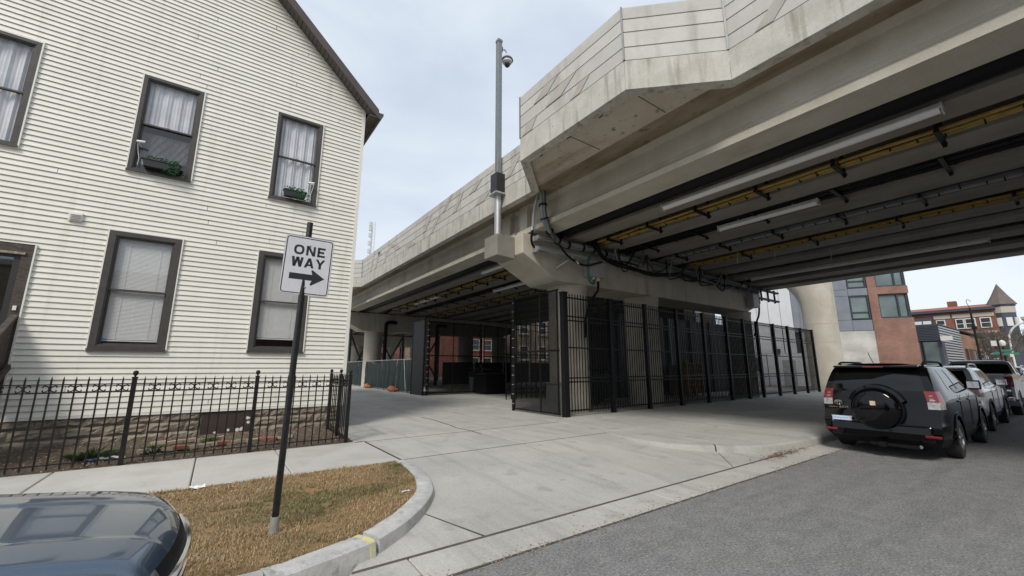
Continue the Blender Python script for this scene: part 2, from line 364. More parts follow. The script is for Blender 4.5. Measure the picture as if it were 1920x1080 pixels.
for i, (a, c) in enumerate(zip(ys, ys[1:])):
    w0, w1 = (random.uniform(-.07, .07) for _ in range(2))
    slab([(2.40, a), (5.12, a), (5.14+w1*.3, c), (2.40, c)], drv, 'concrete_flat')
    slab([(5.12, a), (8.62, a), (8.62, c), (5.14+w1*.3, c)], drv, 'concrete_flat')
    if a > 8:
        for x0, x1 in ((8.62, 14), (14, 20), (20, 26)): slab([(x0, max(a, 9.45)), (x1, max(a, 9.45)), (x1, c), (x0, c)], drv, 'concrete_flat')
for x0, y0, x1, y1, w_ in ((1.05, 3.637, 8.8, 3.637, .040), (-3, 3.178, 9.5, 3.178, .022), (2.64, 6.742, 7.55, 6.742, .014), (2.62, 8.762, 8.6, 8.762, .014), (2.28, 3.66, 2.02, 4.45, .012), (2.612, 6.75, 2.612, 8.85, .024)):
    z_ = lambda y: (.006+(y-3.19)*.025 if y < 3.63 else zdrive(0, y))+.0005
    MB().bar((x0, y0, z_(y0)-.004), (x1, y1, z_(y1)-.004), w_, .012).build('joint_filler', 'joint_dark', drv)
# crack running up the alley: a thin dark filled line in the slab
b = MB(); pts = [(5.03, 8.25), (5.06, 8.9), (5.01, 9.4), (5.1, 9.9), (5.16, 10.6), (5.22, 11.2), (5.2, 12.0)]
for p, q in zip(pts, pts[1:]): b.bar((p[0], p[1], ZS+.002), (q[0], q[1], ZS+.002), .03, .006)
b.build('crack_filler', 'joint_dark', drv)

sw = struct(MB().box(-80, 2.6, 6.74, 8.86, -.02, .0).build('sidewalk', 'joint_dark'))
sx = [-80, -30, -12, -8.2, -6.5, -4.9, -3.3, -1.72, -.1, 1.04, 2.60]
for a, c in zip(sx, sx[1:]): slab([(a, 6.74), (c, 6.74), (c, 8.86), (a, 8.86)], sw, 'sidewalk', name='paving_slab', gap=.006, bev=.012)
sw2 = struct(MB().box(8.9, 160, 3.9, 9.4, -.02, .0).build('sidewalk_east', 'joint_dark'))
isl = [(7.60, 6.86), (7.40, 6.15), (7.36, 5.65), (7.52, 5.05), (7.95, 4.52), (8.53, 4.10), (9.2, 3.90), (9.9, 3.80)]
slab(isl+[(11.9, 3.76), (11.9, 6.86)], sw2, 'concrete_flat', lambda x, y: .15, 'paving_slab')
slab([(7.60, 6.86), (11.9, 6.86), (11.9, 9.43), (7.87, 9.43)], sw2, 'concrete_flat', lambda x, y: .15, 'paving_slab')
ex = [11.9, 15.2, 18.6, 22, 25.4, 28.8, 33, 45, 80, 160]
for a, c in zip(ex, ex[1:]):
    for y0, y1 in ((3.76, 6.86), (6.86, 10.2)): slab([(a, y0), (c, y0), (c, y1), (a, y1)], sw2, 'concrete_flat', lambda x, y: .15, 'paving_slab')

# kerbs: swept profile (face, rounded nose, top, back)
def kerb(path_o, path_i, name, parent=None, top=.15, lift=0, m='kerb', foot=-.1, c0=0, c1=99):
    v = []; f = []; k = 0
    for (ox, oy), (ix, iy) in zip(path_o, path_i):
        d = Vector((ix-ox, iy-oy)); L = d.length; d /= L
        zt = top+random.uniform(-.003, .003)*(lift == 0)
        prof = [(-.045-lift, foot), (-.028-lift, zt-.06), (-.015-lift, zt-.018+lift), (.022, zt+lift), (L*.6, zt+.004+lift), (L, zt+lift), (L, foot)]
        v += [(ox+d.x*s_, oy+d.y*s_, z) for s_, z in prof]; k += 1
    n = 7
    for i in range(k-1):
        for j in range(n-1): f.append((i*n+j, (i+1)*n+j, (i+1)*n+j+1, i*n+j+1))
    f += [tuple(range(n)), tuple(range((k-1)*n, k*n))[::-1]]
    return MB().add(v, f).build(name, m, parent, smooth=True)
def dens(p, n): return [(q.x, q.y) for q in crom([(a, c, 0) for a, c in p], n)]
kl = empty('kerb', (0, 3.6, 0)); tag(kl, 'pale concrete kerb curving round the straw coloured lawn into the driveway', 'kerb')
kl.location = (0, 0, 0)
oL = [(1.32, 3.87), (1.66, 4.13), (1.98, 4.46), (2.27, 4.86), (2.43, 5.22), (2.57, 5.68), (2.64, 6.2), (2.66, 6.70)]
iL = [(1.24, 4.05), (1.56, 4.30), (1.85, 4.60), (2.11, 4.95), (2.26, 5.29), (2.39, 5.74), (2.46, 6.22), (2.48, 6.70)]
kerb(dens(oL, 4), dens(iL, 4), 'kerb_stone', kl)
oS = [(.46, 3.615), (.65, 3.64), (.95, 3.72), (1.28, 3.845)]; iS = [(.43, 3.79), (.60, 3.815), (.88, 3.90), (1.20, 4.02)]
kerb(dens(oS, 4), dens(iS, 4), 'kerb_stone', kl)
for a, c in ((-2.6, .44), (-5.7, -2.62), (-8.8, -5.72), (-40, -8.82)):
    kerb([(a, 3.605), (c, 3.605)], [(a, 3.78), (c, 3.78)], 'kerb_stone', kl)
random.seed(3)
kerb([(1.225, 3.823), (1.27, 3.842)], [(1.15, 3.995), (1.19, 4.015)], 'paint_mark', kl, lift=.003, m='yellow_paint', foot=.015)
kr = empty('kerb'); tag(kr, 'concrete kerb curving beside the right side of the driveway behind the black vehicle', 'kerb')
oR = [(7.50, 6.80), (7.30, 6.15), (7.25, 5.62), (7.40, 4.99), (7.84, 4.41)]; iR = [(7.62, 6.78), (7.43, 6.13), (7.39, 5.66), (7.54, 5.08), (7.96, 4.53)]
kerb(dens(oR, 4), dens(iR, 4), 'kerb_stone', kr, top=.155, m='concrete_flat')  # darker concrete than the left kerb puts this kerb's shade into its colour
oR = [(7.86, 4.39), (8.43, 3.97), (9.2, 3.76), (10.2, 3.66)]; iR = [(7.98, 4.51), (8.53, 4.11), (9.26, 3.91), (10.22, 3.81)]
kerb(dens(oR, 4), dens(iR, 4), 'kerb_stone', kr, top=.155, m='concrete_flat')
for a, c in ((10.22, 14), (14.02, 18), (18.02, 22), (22.02, 26), (26.02, 60), (60.02, 160)): kerb([(a, 3.65), (c, 3.65)], [(a, 3.80), (c, 3.80)], 'kerb_stone', kr, top=.155, m='concrete_flat')

# loose grit and leaf litter collected along the gutter
b = MB(); random.seed(31)
for _ in range(1500):
    x = random.uniform(-.5, 11); y = 3.19+random.gauss(0, .05) if random.random() < .7 else random.uniform(2.2, 3.6); s_ = random.uniform(.005, .018)
    b.cbox((x, y, .006+(max(0, y-3.19))*.025), (s_, s_*random.uniform(.5, 1), s_*.5), Matrix.Rotation(random.uniform(0, 3), 3, 'Z'))
tag(b.build('gutter_grit', 'chip'), 'fine grit scattered along the gutter and street edge', 'grit', kind='stuff')
b = MB()
for _ in range(160):
    x = random.gauss(8.75, .45); y = random.gauss(3.62, .07); leaf_pts = [(-.5, 0), (0, -.25), (.5, 0), (0, .25)]; a_ = random.uniform(0, 6.28); s_ = random.uniform(.03, .07)
    b.add([(x+s_*(p*math.cos(a_)-q*math.sin(a_)), y+s_*(p*math.sin(a_)+q*math.cos(a_)), .03+random.uniform(0, .02)) for p, q in leaf_pts], [(0, 1, 2, 3)])
tag(b.build('leaf_litter', 'brown_leaf'), 'dead brown leaves gathered in the gutter behind the black car', 'leaves', kind='stuff')
# lawn in the parkway
ig = [(-40, 3.79), (.4, 3.79)]+dens(iS, 3)+dens(iL, 3)[1:]
lawn_poly = [(x-.0, y) for x, y in ig]+[(-40, 6.73)]
b = MB(); n = len(lawn_poly); b.add([(x, y, .142) for x, y in lawn_poly]+[(x, y, 0) for x, y in lawn_poly], [tuple(range(n))]+[(i, (i+1) % n, n+(i+1) % n, n+i) for i in range(n)])
struct(b.build('lawn', 'straw_soil'))
def inpoly(px_, py_, poly):
    c = np.zeros(len(px_), bool); n = len(poly)
    for i in range(n):
        x0, y0 = poly[i]; x1, y1 = poly[(i+1) % n]
        if y0 == y1: continue
        c ^= ((y0 > py_) != (y1 > py_)) & (px_ < (x1-x0)*(py_-y0)/(y1-y0)+x0)
    return c
def lattice(x, y, s, seed):
    r = np.random.RandomState(seed); g = r.rand(64, 64); u, v = x/s, y/s
    i, j = np.floor(u).astype(int), np.floor(v).astype(int); fu, fv = u-i, v-j; fu = fu*fu*(3-2*fu); fv = fv*fv*(3-2*fv)
    q = lambda a, c: g[a % 64, c % 64]
    return (q(i, j)*(1-fu)+q(i+1, j)*fu)*(1-fv)+(q(i, j+1)*(1-fu)+q(i+1, j+1)*fu)*fv
def blades(name, n, box, poly, h0, h1, w, lean, zf, greenf, label, cat):
    r = np.random.RandomState(5)
    x = r.uniform(box[0], box[1], n); y = r.uniform(box[2], box[3], n)
    if poly: k = inpoly(x, y, poly); x, y = x[k], y[k]
    dn_ = lattice(x, y, .16, 12)*.6+lattice(x, y, .06, 13)*.4; k = dn_ > .27; x, y = x[k], y[k]
    n = len(x); h = r.uniform(h0, h1, n)*(.55+.95*lattice(x, y, .22, 4)); a = r.uniform(0, 2*np.pi, n); l = r.uniform(.3, 1.0, n)*lean; ww = w*r.uniform(.6, 1.4, n)
    dx, dy = np.cos(a), np.sin(a); z = zf
    bx, by = -dy*ww/2, dx*ww/2
    V = np.zeros((n, 5, 3))
    V[:, 0] = np.c_[x-bx, y-by, np.full(n, z)]; V[:, 1] = np.c_[x+bx, y+by, np.full(n, z)]
    V[:, 2] = np.c_[x+dx*l*.45*h+bx*.8, y+dy*l*.45*h+by*.8, z+h*.6*(1-.3*l)]; V[:, 3] = np.c_[x+dx*l*.45*h-bx*.8, y+dy*l*.45*h-by*.8, z+h*.6*(1-.3*l)]
    V[:, 4] = np.c_[x+dx*l*1.25*h, y+dy*l*1.25*h, z+h*(1-.62*l)]
    me = bpy.data.meshes.new(name); i = np.arange(n)*5
    F = [(int(k), int(k+1), int(k+2), int(k+3)) for k in i]+[(int(k+3), int(k+2), int(k+4)) for k in i]
    me.from_pydata(V.reshape(-1, 3).tolist(), [], F)
    g = np.clip((greenf(x, y)+r.normal(0, .22, n)), 0, 1); val = r.uniform(.55, 1.3, n)
    straw = np.array([.39, .245, .115]); straw2 = np.array([.50, .39, .245]); green = np.array([.135, .155, .06])
    t = r.rand(n)[:, None]; st = straw*(1-t)+straw2*t
    c = (st*(1-g[:, None])+green*g[:, None])*val[:, None]
    ca = me.color_attributes.new('tint', 'FLOAT_COLOR', 'POINT')
    ca.data.foreach_set('color', np.repeat(np.c_[c, np.ones(n)], 5, axis=0).astype(np.float32).ravel())
    m = bpy.data.materials.new(name); m.use_nodes = True; p = m.node_tree.nodes['Principled BSDF']; p.inputs['Roughness'].default_value = .8; p.inputs['Specular IOR Level'].default_value = .2
    vc = N(m.node_tree, 'ShaderNodeVertexColor', layer_name='tint'); m.node_tree.links.new(vc.outputs['Color'], p.inputs['Base Color']); me.materials.append(m)
    o = bpy.data.objects.new(name, me); COL.objects.link(o); return tag(o, label, cat, kind='stuff')
greenness = lambda x, y: np.clip((lattice(x, y, .9, 1)*.6+lattice(x, y, .35, 2)*.4-.44)*2.2+.55*np.exp(-((x-.75)**2/.7+(y-5.2)**2/.22))+.25*np.exp(-((x+.2)**2/.5+(y-4.9)**2/.5)), 0, .75)
blades('dry_grass', 110000, (-3.2, 2.52, 3.78, 6.74), lawn_poly, .016, .052, .0045, 1.0, .14, greenness, 'dry straw coloured winter grass with faint green patches around the sign pole', 'grass')

# planting bed between pavement and house
b = MB(); nx, ny = 60, 16
for j in range(ny+1):
    for i in range(nx+1):
        x = -9+11.42*i/nx; y = 8.86+2.12*j/ny
        z = .135+.10*(j/ny)+(random.uniform(-.012, .02) if 0 < j < ny else 0)
        b.v.append((x, y, z))
for j in range(ny):
    for i in range(nx): b.f.append((j*(nx+1)+i, j*(nx+1)+i+1, (j+1)*(nx+1)+i+1, (j+1)*(nx+1)+i))
struct(b.build('planting_bed', 'soil', smooth=True))
b = MB()
for _ in range(1500):
    x, y = random.uniform(-4, 2.35), random.uniform(8.9, 10.9); s_ = random.uniform(.008, .03)
    b.cbox((x, y, .145+.047*(y-8.9)+s_*.3), (s_, s_*random.uniform(.4, 1), s_*.5), Matrix.Rotation(random.uniform(0, 3), 3, 'Z') @ Matrix.Rotation(random.uniform(-.5, .5), 3, 'X'))
tag(b.build('mulch', 'chip'), 'wood chips and gravel scattered over the soil behind the iron fence', 'mulch', kind='stuff')
blades('bed_weeds', 2600, (-2.2, 2.2, 9.2, 10.9), None, .02, .07, .006, 1.0, .17, lambda x, y: np.clip((lattice(x, y, .5, 8)-.45)*3, 0, 1), 'sparse weeds growing in the soil bed by the foundation', 'weeds')

# ------------------------------------------------------------------ the house
YF = 11.0
HS = empty('house', (0, YF, 0)); HS.location = (0, 0, 0)
tag(HS, 'two storey house with cream lap siding, dark window casings and brown gable eave', 'house')
XL, XR_, ZE, SL = -5.5, 2.60, 8.86, .97
EX, ZB = .108, .74
def xr_at(z): return XR_ if z <= ZE else XR_-(z-ZE)/SL
def xl_at(z): return XL if z <= ZE else XL+(z-ZE)/SL
wins = [('lower', -2.02, -.885, 1.93, 4.30), ('lower', .525, 1.65, 1.95, 4.31), ('upper', -1.96, -.915, 5.615, 7.85), ('upper', .575, 1.625, 5.65, 7.955),
        ('upper', -4.52, -3.46, 5.615, 7.83)]
door = (-4.15, -2.95, 1.0, 3.80)
J = .022
holes = [(a-J, c+J, d-J, e+J) for _, a, c, d, e in wins]+[(door[0]-J, door[1]+J, 0, door[3]+J)]
def sid_piece(x0a, x1a, x0b, x1b, z0, z1, za, zb, parent=HS):
    """one board of lap siding: lower edge proud, upper edge tucked under the next"""
    yo = lambda z: YF-.026+.023*(z-z0)/(z1-z0)
    v = [(x0a, yo(za), za), (x1a, yo(za), za), (x1b, yo(zb), zb), (x0b, yo(zb), zb), (x0a, YF+.006, za+.004), (x1a, YF+.006, za+.004), (x1b, YF+.006, zb+.004), (x0b, YF+.006, zb+.004)]
    return MB().add(v, [(0, 1, 2, 3), (4, 7, 6, 5), (0, 4, 5, 1), (1, 5, 6, 2), (2, 6, 7, 3), (3, 7, 4, 0)]).build('siding_board', 'siding', parent)
random.seed(21)
row = 0; z = ZB
jx = {}
vis_joints = {1: [-.05], 2: [1.1], 3: [-.45], 4: [-2.2], 8: [1.5], 13: [-1.3], 31: [.75], 33: [-.3], 35: [.7], 37: [-.5], 38: [1.4], 40: [-.55], 42: [-2.9], 43: [.55], 67: [-.9], 69: [-1.05, 2.0], 72: [-.75], 75: [.9], 78: [-1.2], 80: [-3.0], 82: [-3.1], 84: [-.9, 1.1], 88: [.3]}
while z < 11.5:
    z1 = z+EX
    cuts = sorted(set([v for h in holes if h[2] < z1-.004 and h[3] > z+.004 for v in h[:2]]))
    xa, xb = xl_at(z), xr_at(z)
    xs_ = [None]+[c for c in cuts if xa < c < xb]+[None]
    for i in range(len(xs_)-1):
        l0 = xl_at(z) if xs_[i] is None else xs_[i]; l1 = xl_at(z1) if xs_[i] is None else xs_[i]
        r0 = xr_at(z) if xs_[i+1] is None else xs_[i+1]; r1 = xr_at(z1) if xs_[i+1] is None else xs_[i+1]
        mid = (l0+r0)/2; za, zb = z, z1; skip = False
        for h in holes:
            if h[0] < mid < h[1] and h[2] < z1-.004 and h[3] > z+.004:
                if h[2] > z+.012: zb = h[2]
                elif h[3] < z1-.012: za = h[3]
                else: skip = True
        if skip: continue
        js = [q for q in vis_joints.get(row, []) if l0+.1 < q < r0-.1]
        L = [(l0, l1)]+[(q+.004, q+.004) for q in js]; Rr = [(q-.004, q-.004) for q in js]+[(r0, r1)]
        for (a0, a1), (b0, b1) in zip(L, Rr): sid_piece(a0, b0, a1, b1, z, z1, za, zb)
    z = z1; row += 1
pk = ZE+(XR_-XL)/2*SL
MB().add([(xl_at(z), YF-.01, z), (xr_at(z), YF-.01, z), ((XL+XR_)/2, YF-.01, pk), (xl_at(z), YF+.05, z), (xr_at(z), YF+.05, z), ((XL+XR_)/2, YF+.05, pk)],
         [(0, 1, 2), (3, 5, 4), (0, 3, 4, 1), (1, 4, 5, 2), (2, 5, 3, 0)]).build('gable_cladding', 'siding', HS)
MB().box(XR_, XR_+.085, YF-.034, YF+.07, ZB-.02, ZE+.02).build('corner_board', 'siding_trim', HS)
b = MB(); zz = ZB
while zz < ZE+.1: b.prism([(XR_+.05, zz), (XR_+.058, zz), (XR_+.042, zz+EX), (XR_+.03, zz+EX)], 'y', YF+.07, 23); zz += EX
b.build('side_siding', 'siding', HS)
MB().box(XL, XR_+.03, YF+.55, 23, .1, ZE).build('inner_wall', 'interior', HS)
MB().box(XL, XL+.05, YF+.01, YF+.56, .3, ZE).build('left_wall', 'interior', HS)
MB().box(XR_-.02, XR_+.03, YF+.03, YF+.56, .3, ZE).build('end_wall', 'interior', HS)
MB().box(XL-.01, XR_+.08, YF-.03, YF+.02, ZB-.05, ZB-.004).build('starter_strip', 'siding_trim', HS)
# foundation of rock-faced blocks
fb = MB().box(XL, XR_-.02, YF+.035, YF+.3, .0, ZB-.03).build('foundation', 'mortar', HS)
def rock_block(w, h, seed):
    r = random.Random(seed); nx_, nz_ = 8, 4; b = MB()
    for j in range(nz_+1):
        for i in range(nx_+1):
            e = (i in (0, nx_)) or (j in (0, nz_))
            b.v.append((w*i/nx_+(0 if e else r.uniform(-.02, .02)), 0 if e else -r.uniform(.018, .05), h*j/nz_+(0 if e else r.uniform(-.012, .012))))
    k = len(b.v)
    for j in range(nz_):
        for i in range(nx_): b.f.append((j*(nx_+1)+i, j*(nx_+1)+i+1, (j+1)*(nx_+1)+i+1, (j+1)*(nx_+1)+i))
    b.v += [(0, .03, 0), (w, .03, 0), (w, .03, h), (0, .03, h)]; w1 = nx_; w2 = nz_*(nx_+1)
    b.f += [tuple(list(range(0, nx_+1))[::-1]+[k, k+1]), tuple([w2+i for i in range(nx_+1)]+[k+2, k+3])]
    b.f += [tuple([j*(nx_+1)+w1 for j in range(nz_+1)]+[k+2, k+1]), tuple([j*(nx_+1) for j in range(nz_+1)][::-1]+[k, k+3])]
    return b.mesh('foundation_block', 'foundation')
BW, BH = .59, .182
rocks = [rock_block(BW, BH, i) for i in range(6)]
for j in range(3):
    x = XL+(.3 if j % 2 else 0)
    while x < XR_-.05:
        w = min(BW, XR_-.03-x)
        if not (x+w > -.13 and x < .74): inst(random.choice(rocks), 'foundation_block', fb, (x, YF+.03, .145+j*.192), sc=(w/BW, 1, 1))
        elif x < -.13 and -.13-x > .08: inst(random.choice(rocks), 'foundation_block', fb, (x, YF+.03, .145+j*.192), sc=((-.14-x)/BW, 1, 1))
        elif x+w > .74 and x+w-.74 > .08: inst(random.choice(rocks), 'foundation_block', fb, (.745, YF+.03, .145+j*.192), sc=((x+w-.745)/BW, 1, 1))
        x += BW+.012
pn = MB().box(-.125, .735, YF+.0, YF+.04, .20, ZB-.055).build('basement_panel', 'brown_panel', HS)
b = MB(); random.seed(2)
for cx, cz, s_ in ((.70, .52, .05), (.71, .42, .045), (.60, .30, .06), (.52, .28, .05), (.36, .29, .035), (.13, .26, .035)):
    pts = [(cx+s_*random.uniform(.5, 1)*math.cos(a*1.05), cz+s_*random.uniform(.5, 1)*math.sin(a*1.05)) for a in range(6)]
    b.prism(pts, 'y', YF-.004, YF+.002)
b.build('peeled_patch', 'peeled', pn)
MB().box(.36, .74, YF-.08, YF+.02, .17, .215).build('basement_sill', 'limestone', HS)

def frame(b, x0, x1, z0, z1, w, y0, y1, wb=None, wt=None):
    wb = wb or w; wt = wt or w
    b.box(x0, x0+w, y0, y1, z0, z1); b.box(x1-w, x1, y0, y1, z0, z1)
    b.box(x0+w, x1-w, y0+.001, y1-.001, z0, z0+wb); b.box(x0+w, x1-w, y0+.001, y1-.001, z1-wt, z1); return b
wobj = []
for k, (kd, x0, x1, z0, z1) in enumerate(wins):
    cw = .105 if kd == 'lower' else .07
    b = MB(); frame(b, x0, x1, z0, z1, cw, YF-.045, YF+.04, cw*.85, cw*.9)
    frame(b, x0+cw-.01, x1-cw+.01, z0+cw*.8, z1-cw*.8, .03, YF-.03, YF+.12)
    w = b.build('window', 'bronze', HS, bevel=.004); wobj.append(w)
    frame(MB(), x0-J, x1+J, z0-J, z1+J, J, YF-.05, YF+.01).build('trim', 'siding_trim', w)
    MB().box(x0-.01, x1+.01, YF-.075, YF-.02, z0-.012, z0+.03).build('sill', 'bronze', w)
    gx0, gx1, gz0, gz1 = x0+cw+.02, x1-cw-.02, z0+cw*.85+.015, z1-cw*.9-.015; zm = (gz0+gz1)/2
    for q, (a, c, yy) in enumerate(((zm-.015, gz1, YF-.005), (gz0, zm+.018, YF+.028))):
        s_ = frame(MB(), gx0, gx1, a, c, .032, yy, yy+.03, .036, .032).build('sash', 'bronze', w, bevel=.003)
        MB().add([(gx0+.03, yy+.014, a+.03), (gx1-.03, yy+.014, a+.03), (gx1-.03, yy+.014, c-.03), (gx0+.03, yy+.014, c-.03)], [(0, 1, 2, 3)]).build('pane', 'glass', w)
    if kd == 'lower':
        b = MB(); zz = gz1-.02; low = gz0+(.10 if k == 0 else .22)
        while zz > low:
            b.add([(gx0, YF+.088, zz+.0125), (gx1, YF+.088, zz+.0125), (gx1, YF+.081, zz-.0120), (gx0, YF+.081, zz-.0120)], [(0, 1, 2, 3)]); zz -= .0265
        b.box(gx0, gx1, YF+.07, YF+.095, low-.025, low); bl = b.build('blind', 'blind', w)
        for cx in (gx0+.2, gx1-.2): MB().bar((cx, YF+.068, gz1), (cx, YF+.068, low), .004).build('blind_cord', 'white_plastic', w)
    else:
        def curt(a, c, zlo, zhi, yy, m, waves, amp):
            b = MB(); nn = 48
            for i in range(nn+1):
                x = a+(c-a)*i/nn; y = yy+amp*math.sin(i/nn*waves*6.28)+amp*.4*math.sin(i*1.9)
                b.v += [(x, y, zlo), (x, y*1+0, zhi)]
            b.f = [(2*i, 2*i+2, 2*i+3, 2*i+1) for i in range(nn)]
            return b.build('curtain', m, w, smooth=True)
        if k == 2:
            curt(gx0, gx1, zm+.02, gz1, YF+.090, 'curtain', 4.3, .016)
            q = curt(gx0, gx1, gz0+.34, zm-.14, YF+.12, 'quilt', 2, .008)
            b = MB()
            for i in range(-6, 12):
                for sgn in (1, -1):
                    p = []
                    for t in (0, 1):
                        zz = gz0+.36+t*(zm-.16-gz0-.36); xx = gx0+i*.13+sgn*t*.30
                        p.append(Vector((xx, YF+.106, zz)))
                    lo_, hi_ = gx0+.03, gx1-.03
                    if abs(p[1].x-p[0].x) > 1e-6:
                        ta = sorted([(lo_-p[0].x)/(p[1].x-p[0].x), (hi_-p[0].x)/(p[1].x-p[0].x)]); t0, t1 = max(0, ta[0]), min(1, ta[1])
                        if t1-t0 > .05: b.bar(p[0].lerp(p[1], t0), p[0].lerp(p[1], t1), .008)
            b.build('quilting', 'conduit_dark', w)
            for cx in (gx0+.12, gx0+.30, gx0+.47, gx0+.62):
                MB().lathe([(.02, 0), (.045, .02), (.05, .10), (.04, .16), (.02, .18)], 10, (cx, YF+.13, gz0+.14)).build('ornament', 'blind', w, smooth=True)
        else: curt(gx0, gx1, gz0, gz1, YF+.10, 'curtain', 4.3, .022)
        MB().box((gx0+gx1)/2-.03, (gx0+gx1)/2+.03, YF-.015, YF-.006, zm+.022, zm+.075).build('sash_lock', 'limestone', w)
    MB().box(gx0-.04, gx1+.04, YF+.40, YF+.42, gz0-.05, gz1+.05).build('room_backing', 'interior', w)
MB().box(-1.86, -1.80, YF+.030, YF+.0325, 2.13, 2.17).build('alarm_sticker', 'plate_blue', wobj[0])

# vent hood on the wall
vt = MB().box(-2.625, -2.43, YF-.06, YF-.012, 4.37, 4.55).build('wall_vent', 'siding_trim', HS, bevel=.012)
for i in range(4): MB().prism([(YF-.085, 4.40+i*.03), (YF-.055, 4.415+i*.03), (YF-.055, 4.42+i*.03), (YF-.087, 4.405+i*.03)], 'x', -2.60, -2.455).build('louver', 'white_plastic', vt)

# door
dx0, dx1, dz0, dz1 = door
d = frame(MB(), dx0, dx1, dz0, dz1, .14, YF-.05, YF+.05).build('door_casing', 'wood_dark', HS, bevel=.004)
MB().box(dx1, dx1+J, YF-.055, YF+.01, 0.76, dz1+J).build('trim', 'siding_trim', d)
dd = frame(MB(), dx0+.14, dx1-.14, dz0+.1, dz1-.14, .09, YF-.02, YF+.03, .28, .10).build('storm_door', 'bronze_dark', HS, bevel=.004)
MB().box(dx0+.23, dx1-.23, YF+.0, YF+.008, dz0+.38, dz1-.24).build('pane', 'glass_dark', dd)
MB().box(dx0+.2, dx1-.2, YF+.08, YF+.1, dz0+.2, dz1-.2).build('inner_door', 'interior', dd)
MB().box(dx0+.24, dx1-.24, YF-.03, YF-.022, 2.33, 2.36).build('door_bar', 'galv', dd)
MB().box(dx0+.09, dx1-.09, YF-.075, YF-.052, dz1-.19, dz1-.145).build('door_drip_cap', 'chip', dd)
MB().box(-3.045, -3.0, YF-.075, YF-.052, 2.60, 2.68).build('door_bell', 'siding_trim', dd)

# roof: soffit boards of the gable overhang, rake board, shingles, eave with gutter
yo = YF-.40
for sgn in (1, -1):
    xe = XR_+.0 if sgn > 0 else XL; xm = (XL+XR_)/2; n = 44; ov = .34
    def P(t, off=0): return (xe+sgn*ov-sgn*t*((XR_-XL)/2+ov), ZE-ov*SL+t*((XR_-XL)/2+ov)*SL+off)
    rf = MB().add([(P(0, .16)[0], yo-.02, P(0, .16)[1]), (P(0, .16)[0], 23, P(0, .16)[1]), (P(1, .16)[0], 23, P(1, .16)[1]), (P(1, .16)[0], yo-.02, P(1, .16)[1]),
                   (P(0, .21)[0], yo-.02, P(0, .21)[1]), (P(0, .21)[0], 23, P(0, .21)[1]), (P(1, .21)[0], 23, P(1, .21)[1]), (P(1, .21)[0], yo-.02, P(1, .21)[1])],
                  [(0, 3, 2, 1), (4, 5, 6, 7), (0, 1, 5, 4), (1, 2, 6, 5), (2, 3, 7, 6), (3, 0, 4, 7)]).build('roof', 'shingle', HS)
    q = MB(); a, c = P(0, -.06), P(1, -.06); a2, c2 = P(0, .165), P(1, .165)
    q.add([(a[0], yo-.03, a[1]), (c[0], yo-.03, c[1]), (c2[0], yo-.03, c2[1]), (a2[0], yo-.03, a2[1]), (a[0], yo, a[1]), (c[0], yo, c[1]), (c2[0], yo, c2[1]), (a2[0], yo, a2[1])],
          [(0, 1, 2, 3), (4, 7, 6, 5), (0, 4, 5, 1), (1, 5, 6, 2), (2, 6, 7, 3), (3, 7, 4, 0)]); q.build('rake_board', 'brown_metal', rf)
    for i in range(n):
        t0, t1 = i/n+.0012, (i+1)/n-.0012; a, c = P(t0, -.02), P(t1, -.02)
        MB().add([(a[0], yo, a[1]), (c[0], yo, c[1]), (c[0], YF-.012, c[1]), (a[0], YF-.012, a[1]), (a[0], yo, a[1]+.02), (c[0], yo, c[1]+.02), (c[0], YF-.012, c[1]+.02), (a[0], YF-.012, a[1]+.02)],
                 [(0, 1, 2, 3), (4, 7, 6, 5), (0, 4, 5, 1), (1, 5, 6, 2), (2, 6, 7, 3), (3, 7, 4, 0)]).build('soffit_board', 'soffit', rf)
    a, c = P(0, .03), P(1, .03)
    MB().add([(a[0], yo, a[1]), (c[0], yo, c[1]), (c[0], YF+.2, c[1]), (a[0], YF+.2, a[1])], [(0, 1, 2, 3)]).build('soffit_backing', 'bronze_dark', rf)
    # eave side: fascia, soffit and gutter
    x_ = P(0)[0]; zg = P(0)[1]
    lo_, hi_ = sorted((xe+sgn*.09, x_))
    MB().box(lo_, hi_, YF-.40, 23, zg-.03, zg-.005).build('eave_soffit', 'soffit', rf)
    MB().prism([(x_-sgn*.0, zg-.06), (x_+sgn*.07, zg-.06), (x_+sgn*.13, zg+.04), (x_+sgn*.14, zg+.12), (x_+sgn*.005, zg+.12)], 'y', yo-.02, 23).build('gutter', 'brown_metal', rf)

# porch stair at the left edge of the frame
ST = empty('porch_stair', (-3.5, 9.9, .14)); ST.location = (0, 0, 0); tag(ST, 'dark weathered wooden porch stair with plank side below the front door', 'stairs')
for i in range(5):
    y = YF-.35-i*.27; zt = .98-i*.18
    MB().box(-4.2, -3.02, y-.29, y, zt-.04, zt).build('tread', 'wood_dark', ST)
MB().bar((-3.0, YF-.06, 2.50), (-3.0, YF-1.75, 1.28), .09, .05).build('handrail', 'wood_dark', ST, bevel=.006)
for i in range(11):
    y = YF-.06-i*.155; zt = 2.47-(YF-.06-y)*.722
    MB().prism([(y, zt-.0), (y-.146, zt-.105), (y-.146, max(.18, zt-1.55)), (y, max(.18, zt-1.45))], 'x', -3.015, -2.985).build('side_plank', 'wood_dark', ST)
MB().box(-3.05, -2.95, YF-1.86, YF-1.76, .14, 1.55).build('newel_post', 'wood_dark', ST, bevel=.006)
MB().bar((-2.93, YF-.06, 1.62), (-2.93, YF-1.75, .52), .05, .09).build('stringer', 'wood_dark', ST)

